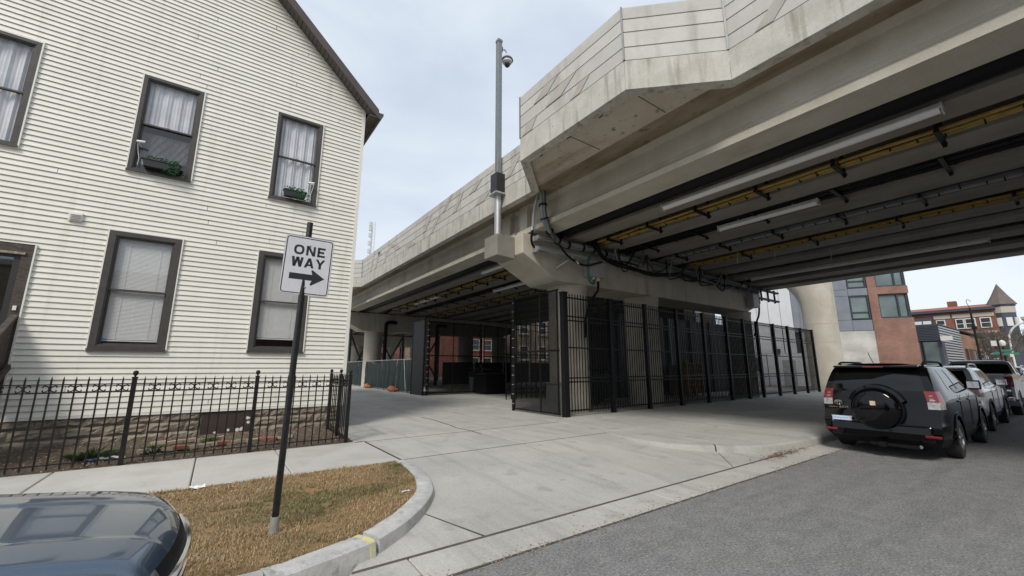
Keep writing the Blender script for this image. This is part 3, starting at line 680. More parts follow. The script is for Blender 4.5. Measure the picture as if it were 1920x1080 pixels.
# window boxes with plants, small cameras
def leaf_mesh(b, c, s_, r):
    a = r.uniform(0, 6.28); t = r.uniform(-.9, .9); m = Matrix.Rotation(a, 3, 'Z') @ Matrix.Rotation(t, 3, 'X') @ Matrix.Rotation(r.uniform(-.6, .6), 3, 'Y')
    pts = [(-.5, 0, 0), (-.1, -.32, .06), (.4, -.2, .03), (.6, 0, -.05), (.4, .2, .03), (-.1, .32, .06)]
    b.add([Vector(c)+m @ (Vector(p)*s_) for p in pts], [(0, 1, 2, 3, 4, 5)])
def planter(x, z, w, label):
    P_ = empty('window_box', (x, YF-.11, z)); tag(P_, label, 'planter')
    b = MB(); b.prism([(-w/2+.03, 0), (w/2-.03, 0), (w/2, .16), (-w/2, .16)], 'y', -.085, .055); b.build('trough', 'black_plastic', P_, bevel=.008)
    MB().box(-w/2-.012, w/2+.012, -.097, .066, .145, .17).build('rim', 'black_plastic', P_, bevel=.005)
    r = random.Random(int(x*100)); b = MB()
    for _ in range(210):
        t = r.random()
        if t < .40: c = (r.uniform(-w/2+.04, w/2), r.uniform(-.06, .04), .17+r.random()**2*.11*(1 if w < .6 else .7))
        else: c = (w/2-.10+r.gauss(0, .07), -.06+r.gauss(0, .05), .16-r.random()*.20+.07*(t > .8))
        leaf_mesh(b, c, r.uniform(.035, .06), r)
    tag(b.build('foliage', 'leaf', P_), kind='stuff')
    b = MB()
    for i in range(9): b.tube([(r.uniform(-w/2+.05, w/2-.04), 0, .15), (r.uniform(-w/2, w/2), -.03, .26)], .003, 5)
    b.build('stems', 'weed', P_)
planter(-1.42, 5.73, .62, 'black plastic window box with trailing ivy on the upper left window')
planter(1.12, 5.74, .50, 'black plastic window box with bushy ivy on the upper right window')
def wcam(loc, rz, label):
    c = empty('security_camera', loc, rz); tag(c, label, 'camera')
    MB().lathe([(.0, -.07), (.026, -.07), (.028, .06), (.022, .075), (0, .075)], 12, axis='x').build('housing', 'white_plastic', c, smooth=True)
    MB().lathe([(0, .070), (.019, .072), (.019, .082), (0, .082)], 12, axis='x').build('lens', 'black_plastic', c)
    MB().tube([(-.03, .0, -.02), (-.03, .04, -.06), (-.03, .10, -.07)], .010, 8).build('bracket', 'white_plastic', c)
    MB().tube(crom([(-.06, .02, -.03), (-.05, .06, -.2), (-.02, .07, -.35), (-.03, .07, -.5)]), .005, 6).build('cord', 'white_plastic', c)
wcam((-1.80, YF-.14, 6.25), R(-15), 'small white security camera in the upper left window')
wcam((1.46, YF-.14, 6.22), R(160), 'small white security camera in the upper right window')

# ------------------------------------------------------------------ iron fence
FE = empty('iron_fence'); tag(FE, 'low black iron picket fence with scrolls along the front yard', 'fence')
YI, FX1 = 8.90, 2.27
post = MB().box(-.03, .03, -.03, .03, -.02, 1.30); post.box(-.036, .036, -.036, .036, 1.30, 1.32); post.lathe([(.012, 1.32), (.014, 1.335), (.03, 1.355), (.036, 1.385), (.028, 1.41), (0, 1.42)], 10)
post = post.mesh('post', 'iron', True)
pick = MB().box(-.0095, .0095, -.0095, .0095, .03, 1.29); pick.prism([(-.008, 1.29), (.008, 1.29), (0, 1.335)], 'y', -.008, .008); pick = pick.mesh('picket', 'iron')
sc_ = MB()
for sx_ in (-1, 1):
    for sz in (-1, 1):
        pts = [(sx_*(.006+.028*(1-math.cos(t))+.010*max(0, t-2.6)), 0, sz*(.004+.040*math.sin(t*.62))+sz*(-.012 if t > 3.2 else 0)) for t in np.linspace(0, 4.0, 9)]
        sc_.tube(pts, .0085, 5)
sc_.cbox((0, 0, 0), (.03, .022, .022)); sc_ = sc_.mesh('scroll', 'iron')
posts_x = [-6.1, -4.42, -2.72, -1.03, .64, FX1]
for x in posts_x: inst(post, 'post', FE, (x, YI, ZS))
for a, c in zip(posts_x, posts_x[1:]):
    nn = 13
    for i in range(1, nn):
        x = a+(c-a)*i/nn; inst(pick, 'picket', FE, (x, YI, ZS), (random.uniform(-.006, .006), random.uniform(-.006, .006), 0))
        if i % 2 == 0 or i == 12: inst(sc_, 'scroll', FE, (x, YI, 1.295))
    for z in (1.235, 1.355, .235): MB().box(a+.03, c-.03, YI-.011, YI+.011, z-.008, z+.008).build('rail', 'iron', FE)
rp = [(FX1, YI+.78), (FX1-.02, YI+1.62)]
for x, y in rp: inst(post, 'post', FE, (x, y, ZS+.01))
for (x0, y0), (x1, y1) in zip([(FX1, YI)]+rp, rp):
    for i in range(1, 6):
        t = i/6; inst(pick, 'picket', FE, (x0+(x1-x0)*t, y0+(y1-y0)*t, ZS+.01))
        if i % 2 == 0: inst(sc_, 'scroll', FE, (x0+(x1-x0)*t, y0+(y1-y0)*t, 1.305), (0, 0, R(90)))
    for z in (1.24, 1.36, .25): MB().bar((x0, y0+.03, z), (x1, y1-.03, z), .02, .016).build('rail', 'iron', FE)

# pavers, weeds, litter in the bed
random.seed(11)
PV = empty('paver_edging'); tag(PV, 'row of loose red and tan brick pavers behind the iron fence', 'pavers')
pav = {m: MB().box(-.10, .10, -.05, .05, 0, .055).mesh('paver', m) for m in ('paver_red', 'paver_tan')}
for i in range(15):
    x = -.82+i*.155; m = 'paver_red' if i in (3, 7, 11, 12) else 'paver_tan'
    inst(pav[m], 'paver', PV, (x, 9.52+.02*i+random.uniform(-.05, .05), .19+random.uniform(0, .02)), (random.uniform(-.12, .12), random.uniform(-.1, .1), random.uniform(-.4, .4)))
for i in range(5): inst(pav['paver_tan'], 'paver', PV, (-.7+i*.22, 10.2+random.uniform(-.08, .08), .215), (0, random.uniform(-.1, .1), random.uniform(-.4, .4)), (1.2, 1, 1))
def weed_clump(x, y, n, rad, hmax, label):
    r = random.Random(int(x*50)); b = MB()
    for _ in range(n):
        a = r.uniform(0, 6.28); q = rad*r.random()**.6; bx, by = x+q*.5*math.cos(a), y+q*.35*math.sin(a)
        tip = (x+q*1.3*math.cos(a), y+q*math.sin(a), .17+r.uniform(.3, 1)*hmax); w = .012
        m = ((bx+tip[0])/2, (by+tip[1])/2, .17+.75*(tip[2]-.17))
        b.add([(bx-w/2, by, .17), (bx+w/2, by, .17), (m[0]+w*.6, m[1], m[2]), tip, (m[0]-w*.6, m[1], m[2])], [(0, 1, 2, 3, 4)])
    tag(b.build('weed_clump', 'weed'), label, 'plant', kind=None)
weed_clump(-1.45, 9.5, 420, .42, .16, 'large leafy green weed clump beside the fence post')
weed_clump(-.72, 9.55, 160, .22, .15, 'smaller green weed clump right of the fence post')
weed_clump(.05, 10.1, 90, .16, .16, 'small green tuft in front of the brown basement panel')
def litter(x, y, z, s_, label, m='paper', name='paper_scrap', seed=1):
    r = random.Random(seed); b = MB(); nn = 5
    for j in range(nn):
        for i in range(nn): b.v.append((x+s_[0]*(i/4-.5)*(1+.2*r.uniform(-1, 1)), y+s_[1]*(j/4-.5)*(1+.2*r.uniform(-1, 1)), z+r.uniform(.004, s_[2])))
    b.f = [(j*nn+i, j*nn+i+1, (j+1)*nn+i+1, (j+1)*nn+i) for j in range(nn-1) for i in range(nn-1)]
    tag(b.build(name, m), label, 'litter')
litter(-.02, 6.62, .15, (.17, .12, .035), 'crumpled white paper lying on the lawn at the pavement edge')
litter(-1.18, 9.32, .17, (.30, .14, .06), 'white plastic wrapper lying behind the iron fence', seed=4)
litter(-1.42, 9.26, .17, (.14, .07, .05), 'blue plastic scrap lying beside the white wrapper', 'plate_blue', 'plastic_scrap', 6)
litter(2.0, 5.0, .15, (.10, .04, .02), 'small white scrap on the grass beside the curved kerb', seed=8)

# ------------------------------------------------------------------ one way sign
SG = empty('one_way_sign', (.58, 4.48, ZS)); tag(SG, 'white ONE WAY arrow sign on a black steel pole in the lawn', 'sign')
rel = lambda p: Vector(p)-Vector((.58, 4.48, ZS))
pb, pt = Vector((0, 0, 0)), rel((.645, 4.60, 3.11))
pole = MB().tube([pb, pt], .029, 14)
for i in range(28):
    t = (i+2)/30; c = pb.lerp(pt, t)+Vector((0, -.0285, 0)); pole.lathe([(.0, -.002), (.006, -.002), (.006, .002), (0, .002)], 8, c, 'y')
pole.build('pole', 'pole_black', SG, smooth=True)
MB().tube([pb+Vector((0, 0, -.02)), pb.lerp(pt, .05)], .037, 14).build('sleeve', 'galv', SG, smooth=True)
yaw, roll, pit = -.058, -.03, .019
u = Vector((math.cos(yaw), math.sin(yaw), 0)); nrm = Vector((math.sin(yaw), -math.cos(yaw), 0)); v2 = Vector((0, 0, 1))*math.cos(pit)+nrm*math.sin(pit)
U = u*math.cos(roll)+v2*math.sin(roll); V_ = -u*math.sin(roll)+v2*math.cos(roll); Nn = U.cross(V_)
mt = Matrix.Translation(rel((.652, 4.545, 2.629))) @ Matrix((U, V_, Nn)).transposed().to_4x4()
def rrect(w, h, r_, n=6):
    o = []
    for cx, cy, a0 in ((w/2-r_, h/2-r_, 0), (-w/2+r_, h/2-r_, 90), (-w/2+r_, -h/2+r_, 180), (w/2-r_, -h/2+r_, 270)):
        for i in range(n+1): a = R(a0+90*i/n); o.append((cx+r_*math.cos(a), cy+r_*math.sin(a)))
    return o
place(MB().prism(rrect(.457, .61, .038), 'z', -.003, 0), mt).build('sign_plate', 'alu', SG)
place(MB().prism(rrect(.452, .605, .036), 'z', .0005, .0012), mt).build('sign_face', 'sign_white', SG)
o_, i_ = rrect(.432, .585, .030), rrect(.414, .567, .022); n = len(o_)
b = MB().add([(x, y, .0018) for x, y in o_]+[(x, y, .0018) for x, y in i_], [(i, (i+1) % n, n+(i+1) % n, n+i) for i in range(n)]); place(b, mt).build('sign_border', 'sign_black', SG)
def stroke(poly, w):
    """open polyline with mitred sides as flat quads"""
    b = MB(); P = [Vector(p) for p in poly]
    for p, q in zip(P, P[1:]):
        d = (q-p).normalized(); nn_ = Vector((-d.y, d.x))*w/2
        b.add([(p.x+nn_.x, p.y+nn_.y, 0), (p.x-nn_.x, p.y-nn_.y, 0), (q.x-nn_.x, q.y-nn_.y, 0), (q.x+nn_.x, q.y+nn_.y, 0)], [(0, 1, 2, 3)])
    return b
lw = .0215
def letter(ch, w, h):
    a, c = w/2-lw/2, h/2-lw/2
    if ch == 'O':
        pts = [(a*math.copysign(abs(math.cos(t))**.8, math.cos(t)), c*math.copysign(abs(math.sin(t))**.8, math.sin(t))) for t in np.linspace(0, 2*math.pi, 41)]
        n_ = len(pts)-1; b = MB(); b.add([((a+s_*lw/2)/a*x, (c+s_*lw/2)/c*y, 0) for s_ in (1, -1) for x, y in pts[:n_]], [(i, (i+1) % n_, n_+(i+1) % n_, n_+i) for i in range(n_)]); return b
    S_ = {'N': [[(-a, -h/2), (-a, h/2)], [(a, -h/2), (a, h/2)]], 'E': [[(-a, -h/2), (-a, h/2)], [(-a, c), (w/2, c)], [(-a, 0), (w/2-.01, 0)], [(-a, -c), (w/2, -c)]]}
    b = MB()
    for st in S_.get(ch, []): q = stroke(st, lw); b.add(q.v, q.f)
    quad = lambda *p: b.add([(x, y, 0) for x, y in p], [(0, 1, 2, 3)])
    k = lw*.56
    if ch == 'N': quad((-w/2, h/2), (-w/2+lw*1.2, h/2), (w/2, -h/2), (w/2-lw*1.2, -h/2))
    if ch == 'A':
        quad((-w/2, -h/2), (-w/2+2*k, -h/2), (k, h/2), (-k, h/2)); quad((w/2-2*k, -h/2), (w/2, -h/2), (k, h/2), (-k, h/2)); quad((-w*.30, -h*.30), (w*.30, -h*.30), (w*.24, -h*.12), (-w*.24, -h*.12))
    if ch == 'Y':
        quad((-w/2, h/2), (-w/2+2.1*k, h/2), (k, -.005), (-k, -.005)); quad((w/2-2.1*k, h/2), (w/2, h/2), (k, -.005), (-k, -.005)); quad((-k, -h/2), (k, -h/2), (k, .004), (-k, .004))
    if ch == 'W':
        for x0, x1 in ((-w/2+k, -w*.25), (-w*.25, 0), (0, w*.25), (w*.25, w/2-k)):
            up = (x0, x1)
            t0, t1 = (h/2, -h/2) if x0 in (-w/2+k, 0) else (-h/2, h/2)
            quad((x0-k, t0), (x0+k, t0), (x1+k, t1), (x1-k, t1))
    return b
b = MB()
for word, cy, ws in (('ONE', .160, (.094, .086, .074)), ('WAY', .032, (.108, .092, .092))):
    gp = .019 if word == 'ONE' else .010; tot = sum(ws)+gp*2; x = -tot/2
    for i_c, (ch, w) in enumerate(zip(word, ws)):
        q = letter(ch, w, .102); zz = .0019+.0001*i_c; b.add([(p[0]+x+w/2+.004, p[1]+cy, zz) for p in q.v], q.f); x += w+gp
place(b, mt).build('lettering', 'sign_black', SG)
ar = [(-.155, -.087), (.055, -.087), (.040, -.045), (.052, -.036), (.172, -.118), (.052, -.200), (.040, -.191), (.055, -.149), (-.155, -.149)]
b = MB().add([(x, y, .0022) for x, y in ar], [tuple(range(9))]); place(b, mt).build('arrow', 'sign_black', SG)
for cy in (.215, -.222): place(MB().lathe([(0, .0015), (.011, .002), (.009, .007), (0, .008)], 10, (.0, cy, 0)), mt).build('bolt', 'alu', SG, smooth=True)
# ------------------------------------------------------------------ viaduct
VI = empty('viaduct'); tag(VI, 'long elevated concrete railway viaduct with panelled parapet crossing above the lot', 'viaduct')
GB = [(7.78, 8.58), (9.34, 10.08), (10.98, 11.80), (12.92, 13.90), (14.65, 15.58), (16.60, 17.52), (18.25, 19.15), (20.25, 21.2), (22.5, 23.45), (24.2, 25.2)]
ZG, ZD = 5.92, 7.12
piers_y = [-14.0, 10.7, 33.5, 56.3, 80]
def girder_prof(w):
    h = w/2
    return [(-h, 0), (h, 0), (h, .14), (.16, .34), (.11, .46), (.11, .92), (.2, 1.02), (h*.86, 1.08), (h*.86, 1.2), (-h*.86, 1.2), (-h*.86, 1.08), (-.2, 1.02), (-.11, .92), (-.11, .46), (-.16, .34), (-h, .14)]
for k, (x0, x1) in enumerate(GB):
    w = x1-x0
    for j, (a, c) in enumerate(zip(piers_y, piers_y[1:])):
        me = MB().prism([(x+(x0+x1)/2, z+ZG) for x, z in girder_prof(w)], 'y', a+.07, c-.07)
        o = me.build('girder', 'conc_via' if k == 0 else 'conc_via_shade', VI)  # inner girders use the copy with underside shade in its colour
        if k == 0:
            for e0, e1 in ((a+.08, a+.9), (c-.9, c-.08)):
                if abs(e0-10.7) < 3 or abs(e1-10.7) < 3:
                    b = MB(); pf = []
                    for t in np.linspace(0, math.pi/2, 7): pf.append(t)
                    b.box(x0+.015, x0+.40, e0 if e0 > a+.5 else e0, e1, ZG+.13, ZD-.02) if False else None
                    near = e1 if abs(e1-10.7) < 1 else e0
                    d = -1 if near == e1 else 1
                    arc = [(near, ZG+.12), (near+d*.42, ZG+.12), (near+d*.42, ZD-.45)]+[(near+d*(.42+.38*(1-math.cos(t))), ZD-.45+.40*math.sin(t)) for t in np.linspace(.25, 1.45, 5)]+[(near+d*.8, ZD-.03), (near, ZD-.03)]
                    b.prism(arc, 'x', x0+.10, x0+.44); b.build('end_block', 'conc_via', VI)
DY0, DY1 = -40, 100
MB().box(7.42, 25.7, DY0, DY1, ZD+.003, ZD+.28).build('deck', 'deck_shade', VI)
# rounded fascia soffit strip beside the outer girder
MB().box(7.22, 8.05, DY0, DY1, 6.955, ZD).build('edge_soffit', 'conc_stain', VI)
# edge and parapet: plan line with refuge bays pushed out over the street
XP, XB = 7.20, 5.82
def bay(y0, y1): return [(XP, y0-1.32), (XB, y0), (XB, y1), (XP, y1+1.32)]
line = [(XP, DY0), (XP, -24.3), (XB, -23), (XB, -19.6), (XP, -18.3), (XP, 3.08), (XB, 4.40), (XB, 7.80), (XP, 9.10), (XP, 27.25), (XB, 28.6), (XB, 32), (XP, 33.3), (XP, 55), (XB, 56.3), (XB, 60), (XP, 61.3), (XP, DY1)]
rows = [(7.49, 7.765), (7.79, 8.105), (8.13, 8.405), (8.43, 8.685)]
def offset_line(d_):
    o = []
    for i, p in enumerate(line):
        a = Vector(line[max(i, 1)])-Vector(line[max(i, 1)-1]); c = Vector(line[min(i+1, len(line)-1)])-Vector(line[min(i+1, len(line)-1)-1])
        n1 = Vector((a.y, -a.x)).normalized(); n2 = Vector((c.y, -c.x)).normalized(); m_ = n1+n2
        o.append(Vector(p)+m_*(2/m_.length_squared)*d_ if i not in (0, len(line)-1) else Vector(p)+n2*d_)
    return o
def wall_seg(i, t0, t1, z0, z1, d0, d1, name, m, gap=0):
    A, B_ = offset_line(d0), offset_line(d1); L = (A[i+1]-A[i]).length; g = gap/L
    pts = [A[i].lerp(A[i+1], t0+g), A[i].lerp(A[i+1], t1-g), B_[i].lerp(B_[i+1], t1-g), B_[i].lerp(B_[i+1], t0+g)]
    return MB().prism([(t.x, t.y) for t in pts], 'z', z0, z1).build(name, m, VI)
random.seed(5)
for si, (p, q) in enumerate(zip(line, line[1:])):
    L = (Vector(q)-Vector(p)).length; n = max(1, round(L/4.4)) if L > 4 else 1
    for i in range(n): wall_seg(si, i/n, (i+1)/n, 6.85, 7.475, 0, .24, 'parapet_base', 'conc_fascia', .0025)
    wall_seg(si, 0, 1, 7.476, 8.66, .035, .20, 'parapet_core', 'joint_dark', .0015)
    vis = q[1] > -18 and p[1] < 34
    for i in range(n):
        for z0, z1 in (rows if vis else [(7.49, 8.685)]): wall_seg(si, i/n, (i+1)/n, z0, z1, 0, .18, 'parapet_panel', 'panel_grey', .010)
# slanted relief figures on the panels (proud bands)
def relief(y0, z0, y1, z1, x=XP, w=.30):
    MB().add([(x-.014, y0, z0), (x-.014, y0+w, z0), (x-.014, y1+w, z1), (x-.014, y1, z1), (x+.02, y0, z0), (x+.02, y0+w, z0), (x+.02, y1+w, z1), (x+.02, y1, z1)],
             [(0, 1, 2, 3), (4, 7, 6, 5), (0, 4, 5, 1), (1, 5, 6, 2), (2, 6, 7, 3), (3, 7, 4, 0)]).build('relief', 'panel_sand', VI)
for a in [(10.2, 7.80, 9.5, 8.40), (11.8, 7.50, 11.4, 7.765, XP, .7), (12.5, 8.14, 12.0, 8.40, XP, .45), (14.0, 7.80, 13.4, 8.40), (15.0, 8.14, 14.3, 8.68), (16.2, 7.5, 15.5, 8.10), (17.0, 7.80, 16.3, 8.40), (18.1, 7.5, 18.6, 7.765, XP, 1.0),
          (20.2, 7.8, 20.7, 8.10, XP, .7), (21.0, 8.14, 21.5, 8.4, XP, .6), (22.6, 7.5, 22.2, 8.1), (23.2, 8.13, 23.4, 8.4, XP, .6), (24.2, 7.5, 23.6, 8.4), (25.1, 7.5, 24.6, 8.68),
          (6.2, 7.80, 5.7, 8.10, XB, .55), (6.7, 8.14, 6.3, 8.40, XB, .5), (7.3, 7.5, 7.1, 7.76, XB, .4), (5.6, 7.5, 5.3, 7.76, XB, .3), (2.3, 7.50, 1.2, 8.68), (.9, 7.5, .2, 8.1), (-.8, 7.8, -1.4, 8.68), (-2.2, 7.5, -2.9, 8.4)]: relief(*a)
# soffits of the refuge bays, with anchor brackets along the edge
for y0, y1 in ((-23, -19.6), (4.40, 7.80), (28.6, 32), (56.3, 60)):
    pl_ = [(XP+.05, y0-1.28), (XP, y0-1.28), (XB+.02, y0+.03), (XB+.02, y1-.03), (XP, y1+1.28), (XP+.05, y1+1.28)]
    MB().prism(pl_, 'z', 6.935, 7.2).build('bay_soffit', 'conc_soffit', VI)
    pl2 = [(XP+.02, y0-1.2), (XB+.25, y0+.13), (XB+.25, y1-.13), (XP+.02, y1+1.2)]
    if y0 == 4.40:
        for yy in (y0+.05, y0+1.9): MB().box(XB+.25, XP-.02, yy, yy+.012, 6.925, 6.94).build('soffit_joint', 'joint_dark', VI)
        for (ax, ay) in [(XB+.27, 7.3), (XB+.27, 6.3), (XB+.27, 5.3), (6.2, 4.2), (6.6, 3.85), (6.98, 3.45), (6.25, 8.1), (6.6, 8.45), (6.95, 8.8)]:
            MB().cbox((ax, ay, 6.90), (.07, .10, .07), Matrix.Rotation(R(45) if abs(ax-XB-.27) > .01 else 0, 3, 'Z')).build('anchor', 'conduit_dark', VI)
for i in range(22): MB().box(7.30, 7.36, 9.6+i*.8, 9.68+i*.8, 6.90, 6.97).build('anchor', 'conduit_dark', VI)
for i in range(6): MB().box(7.30, 7.36, 2.4-i*.8, 2.48-i*.8, 6.90, 6.97).build('anchor', 'conduit_dark', VI)
# metal joint covers on the bay corners
for x, y in ((XB, 4.40), (XP, 3.08), (XB, 7.80), (XP, 27.25), (XB, 28.6)): MB().cbox((x-.006, y-.004, 8.09), (.035, .035, 1.21), Matrix.Rotation(R(22), 3, 'Z')).build('joint_cover', 'galv_dull', VI)
# far side parapet
MB().box(25.6, 25.85, DY0, DY1, 6.85, 8.68).build('parapet_far', 'conc_fascia', VI)

# ------------------------------------------------------------------ piers
def pier(y, cols, label, xe=23.6):
    P_ = empty('pier', (0, y, 0)); tag(P_, label, 'pier', 'concrete piers carrying the viaduct')
    x0, x1, zt, zb = 7.5, xe, 5.86, 4.45; hw = .76
    prof = [(x0, zt), (x0, 5.18), (x0+1.45, zb), (x1-1.5, zb), (x1, zb+.55), (x1, zt)]
    pp = MB().prism(prof, 'y', -hw, hw); pp.build('pier_cap', 'conc_via', P_, bevel=.03)
    for cx in cols:
        b = MB().lathe([(.69, ZS-.1), (.69, 4.15), (.695, 4.3), (.72, 4.46)], 28, (cx, 0, 0)); b.build('column', 'conc_via', P_, smooth=True)
    for gx0, gx1 in GB:
        if gx1 < x1: MB().box((gx0+gx1)/2-.3, (gx0+gx1)/2+.3, -.6, .6, zt, ZG-.002).build('bearing', 'joint_dark', P_)
    return P_
p1 = pier(10.7, (10.1, 14.3, 22.3), 'nearest concrete pier with round columns behind the black security fence')
MB().prism([(6.80, 5.80), (6.80, 5.10), (7.5, 5.06), (7.5, 5.80)], 'y', -.34, .42).build('pole_pedestal', 'conc_via_shade', p1, bevel=.015)
pier(33.5, (10.1, 14.3, 18.6, 22.3), 'concrete pier beyond the green construction fence')
pier(56.3, (10.1, 14.9, 19.4, 23), 'farthest concrete pier seen down the alley')
pier(-14.0, (10.1, 14.3, 18.4, 22.5), 'concrete pier across the street behind the viewpoint')

# large flared column beyond the viaduct
FC = empty('flared_column', (34.3, 10.75, 0)); tag(FC, 'tall pale concrete column flaring out at its top behind the parked vehicle', 'column')
b = MB(); rings = []
for i, (z, rx, ry) in enumerate([(0, 1.0, 1.0), (4.2, 1.0, 1.0), (5.6, 1.0, 1.0), (6.2, 1.0, 1.08), (6.8, 1.0, 1.32), (7.4, 1.0, 1.75), (8.0, 1.0, 2.4), (8.6, 1.0, 3.3)]):
    n = 32
    for j in range(n):
        t = 2*math.pi*j/n; b.v.append((rx*math.cos(t), (ry if math.sin(t) > 0 else 1.0)*math.sin(t), z))
for i in range(7):
    for j in range(32): b.f.append((i*32+j, i*32+(j+1) % 32, (i+1)*32+(j+1) % 32, (i+1)*32+j))
b.f += [tuple(range(32))[::-1], tuple(range(7*32, 8*32))]
b.build('shaft', 'conc_via', FC, smooth=True)
for z in (1.9, 3.3, 4.55): MB().lathe([(1.0, z), (1.006, z+.005), (1.006, z+.02), (1.0, z+.025)], 32).build('form_line', 'conc_soffit', FC, smooth=True)
MB().prism([(-1.1, 8.6), (3.4, 8.6), (3.9, 9.4), (-1.1, 9.4)], 'x', -1.3, 1.3).build('cap', 'conc_via', FC)

# ------------------------------------------------------------------ lights, trays and cables under the deck
def strip_light(x, y0, y1, label, z=5.80):
    t = empty('strip_light', (x, (y0+y1)/2, z)); h = (y1-y0)/2; tag(t, label, 'lamp', 'strip lights under the viaduct')
    MB().prism([(-.11, .03), (.11, .03), (.09, .12), (-.09, .12)], 'y', -h, h).build('housing', 'fixture', t, bevel=.008)
    MB().prism([(.075*math.cos(a), .035+.075*math.sin(a)) for a in np.linspace(math.pi, 2*math.pi, 9)], 'y', -h+.03, h-.03).build('diffuser', 'white_plastic', t, smooth=True)
    for yy in (-h, h): MB().box(-.10, .10, yy-.012, yy+.012, -.045, .125).build('end_cap', 'fixture', t, bevel=.006)
    for yy in (-h*.55, h*.55): MB().box(-.012, .012, yy-.01, yy+.01, .12, .40).build('hanger', 'galv', t)
    return t
sl1 = strip_light(9.36, .80, 6.1, 'long white strip light on the second girder, nearest the street edge')
MB().tube(crom([(-.12, 1.5, .15), (-.3, 1.3, .5), (-.35, 1.0, .7), (-.3, .4, .6)]), .02, 8).build('flex_conduit', 'cable_grey', sl1, smooth=True)
strip_light(12.28, 3.5, 6.12, 'shorter white strip light hanging behind the first yellow cable tray')
strip_light(20.75, 1.4, 9.0, 'long grey strip light deep below the viaduct near its far edge')
strip_light(9.4, 13.2, 15.5, 'strip light below the viaduct just past the nearest pier')
strip_light(12.3, 15, 19, 'strip light over the driveway gate below the viaduct')
strip_light(10.5, 22, 26, 'strip light far under the viaduct near the construction fence')

def tray(xc, y0, y1, z, ncab, label, mats, step=1.55, wide=.42, rad=.038):
    t = empty('cable_tray', (xc, (y0+y1)/2, z)); tag(t, label, 'cable tray'); r = random.Random(int(xc*10+y0)); o0 = (y0+y1)/2
    for i in range(ncab):
        cx = -wide/2+wide*(i+.5)/ncab; n = int((y1-y0)/.8)
        pts = [(cx+r.uniform(-.012, .012), y0-o0+(y1-y0)*j/n, rad+.02+r.uniform(0, .025)+(.06 if i % 3 == 1 else 0)) for j in range(n+1)]
        MB().tube(crom(pts, 2), rad, 7).build('cable', mats[i % len(mats)], t, smooth=True)
    yy = y0+.3; k = 0
    while yy < y1:
        cx = -wide/2+wide*r.uniform(.15, .85); MB().tube([(cx-rad*2.2, yy-o0, rad*1.4), (cx, yy-o0, -.006), (cx+rad*2.2, yy-o0, rad*1.4)], .013, 5).build('cable_tie', 'cable_black', t); yy += r.uniform(.25, .5)
    yy = y0+.7
    while yy < y1:
        b = MB().box(-wide*.5-.12, wide*.5+.25, yy-o0-.04, yy-o0+.04, -.035, .0); b.box(-wide*.5-.09, -wide*.5-.05, yy-o0-.03, yy-o0+.03, 0, .55); b.box(wide*.5+.16, wide*.5+.20, yy-o0-.03, yy-o0+.03, -.09, .5)
        b.cbox((wide*.5+.18, yy-o0, -.05), (.06, .06, .05)); b.build('bracket', 'steel_black', t); yy += step
YC = ['cable_yellow']
tray(10.44, -9, 9.3, 5.81, 4, 'yellow cables in the tray nearest the street, right of the pier', YC)
tray(16.08, -9, 9.3, 5.83, 4, 'yellow cables in the second tray, deeper under the viaduct right of the pier', YC, 2.2)
tray(14.28, -9, 9.3, 5.83, 4, 'grey conduits in a tray between the two yellow trays', ['conduit_dark', 'conduit_dark', 'cable_grey'], 1.7, .46, .055)
tray(10.44, 12, 30, 5.80, 5, 'yellow cables in the first tray left of the pier over the gateway', YC)
tray(14.25, 12, 32, 5.80, 5, 'yellow cables in the second tray left of the pier over the gateway', YC)
tray(12.38, 12, 32, 5.92, 8, 'black cables in a tray widened to darken the girder gap left of the pier between the yellow trays', ['cable_black'], 1.7, .85, .05)  # wide black trays, here and below, fill the girder gap in place of shade
tray(12.38, -9, 9.5, 5.93, 8, 'black cables in a tray widened to darken the girder gap right of the pier behind the shorter strip light', ['cable_black'], 1.9, .85, .05)
for x, y0, y1, lab in ((8.95, -10, 9.5, 'black pipe enlarged to darken the gap between the two nearest girders right of the pier'), (8.95, 11.9, 33, 'black pipe enlarged to darken the gap between the two nearest girders left of the pier')):
    p = empty('gap_pipe', (x, (y0+y1)/2, 6.10)); tag(p, lab, 'pipe'); h = (y1-y0)/2  # oversized black pipe fills the girder gap, standing in for its shade
    MB().tube([(0, -h, 0), (0, h, 0)], .25, 16).build('pipe', 'cable_black', p, smooth=True)
    for i in range(6): MB().box(-.02, .02, -h+(i+.5)*h/3-.02, -h+(i+.5)*h/3+.02, .1, 1.0).build('hanger', 'steel_black', p)
for x, y in ((18.0, 5.0), (16.3, 6.2), (15.4, 7.1)):
    tag(MB().tube(crom([(x, y, 5.95), (x+.02, y, 5.7), (x-.01, y+.03, 5.45)]), .012, 6).build('hanging_cord', 'limestone'), {18.0: 'thin pale cord hanging farthest right below the girders', 16.3: 'thin pale cord hanging in the middle below the girders', 15.4: 'thin pale cord hanging nearest the pier below the girders'}[x], 'cord')

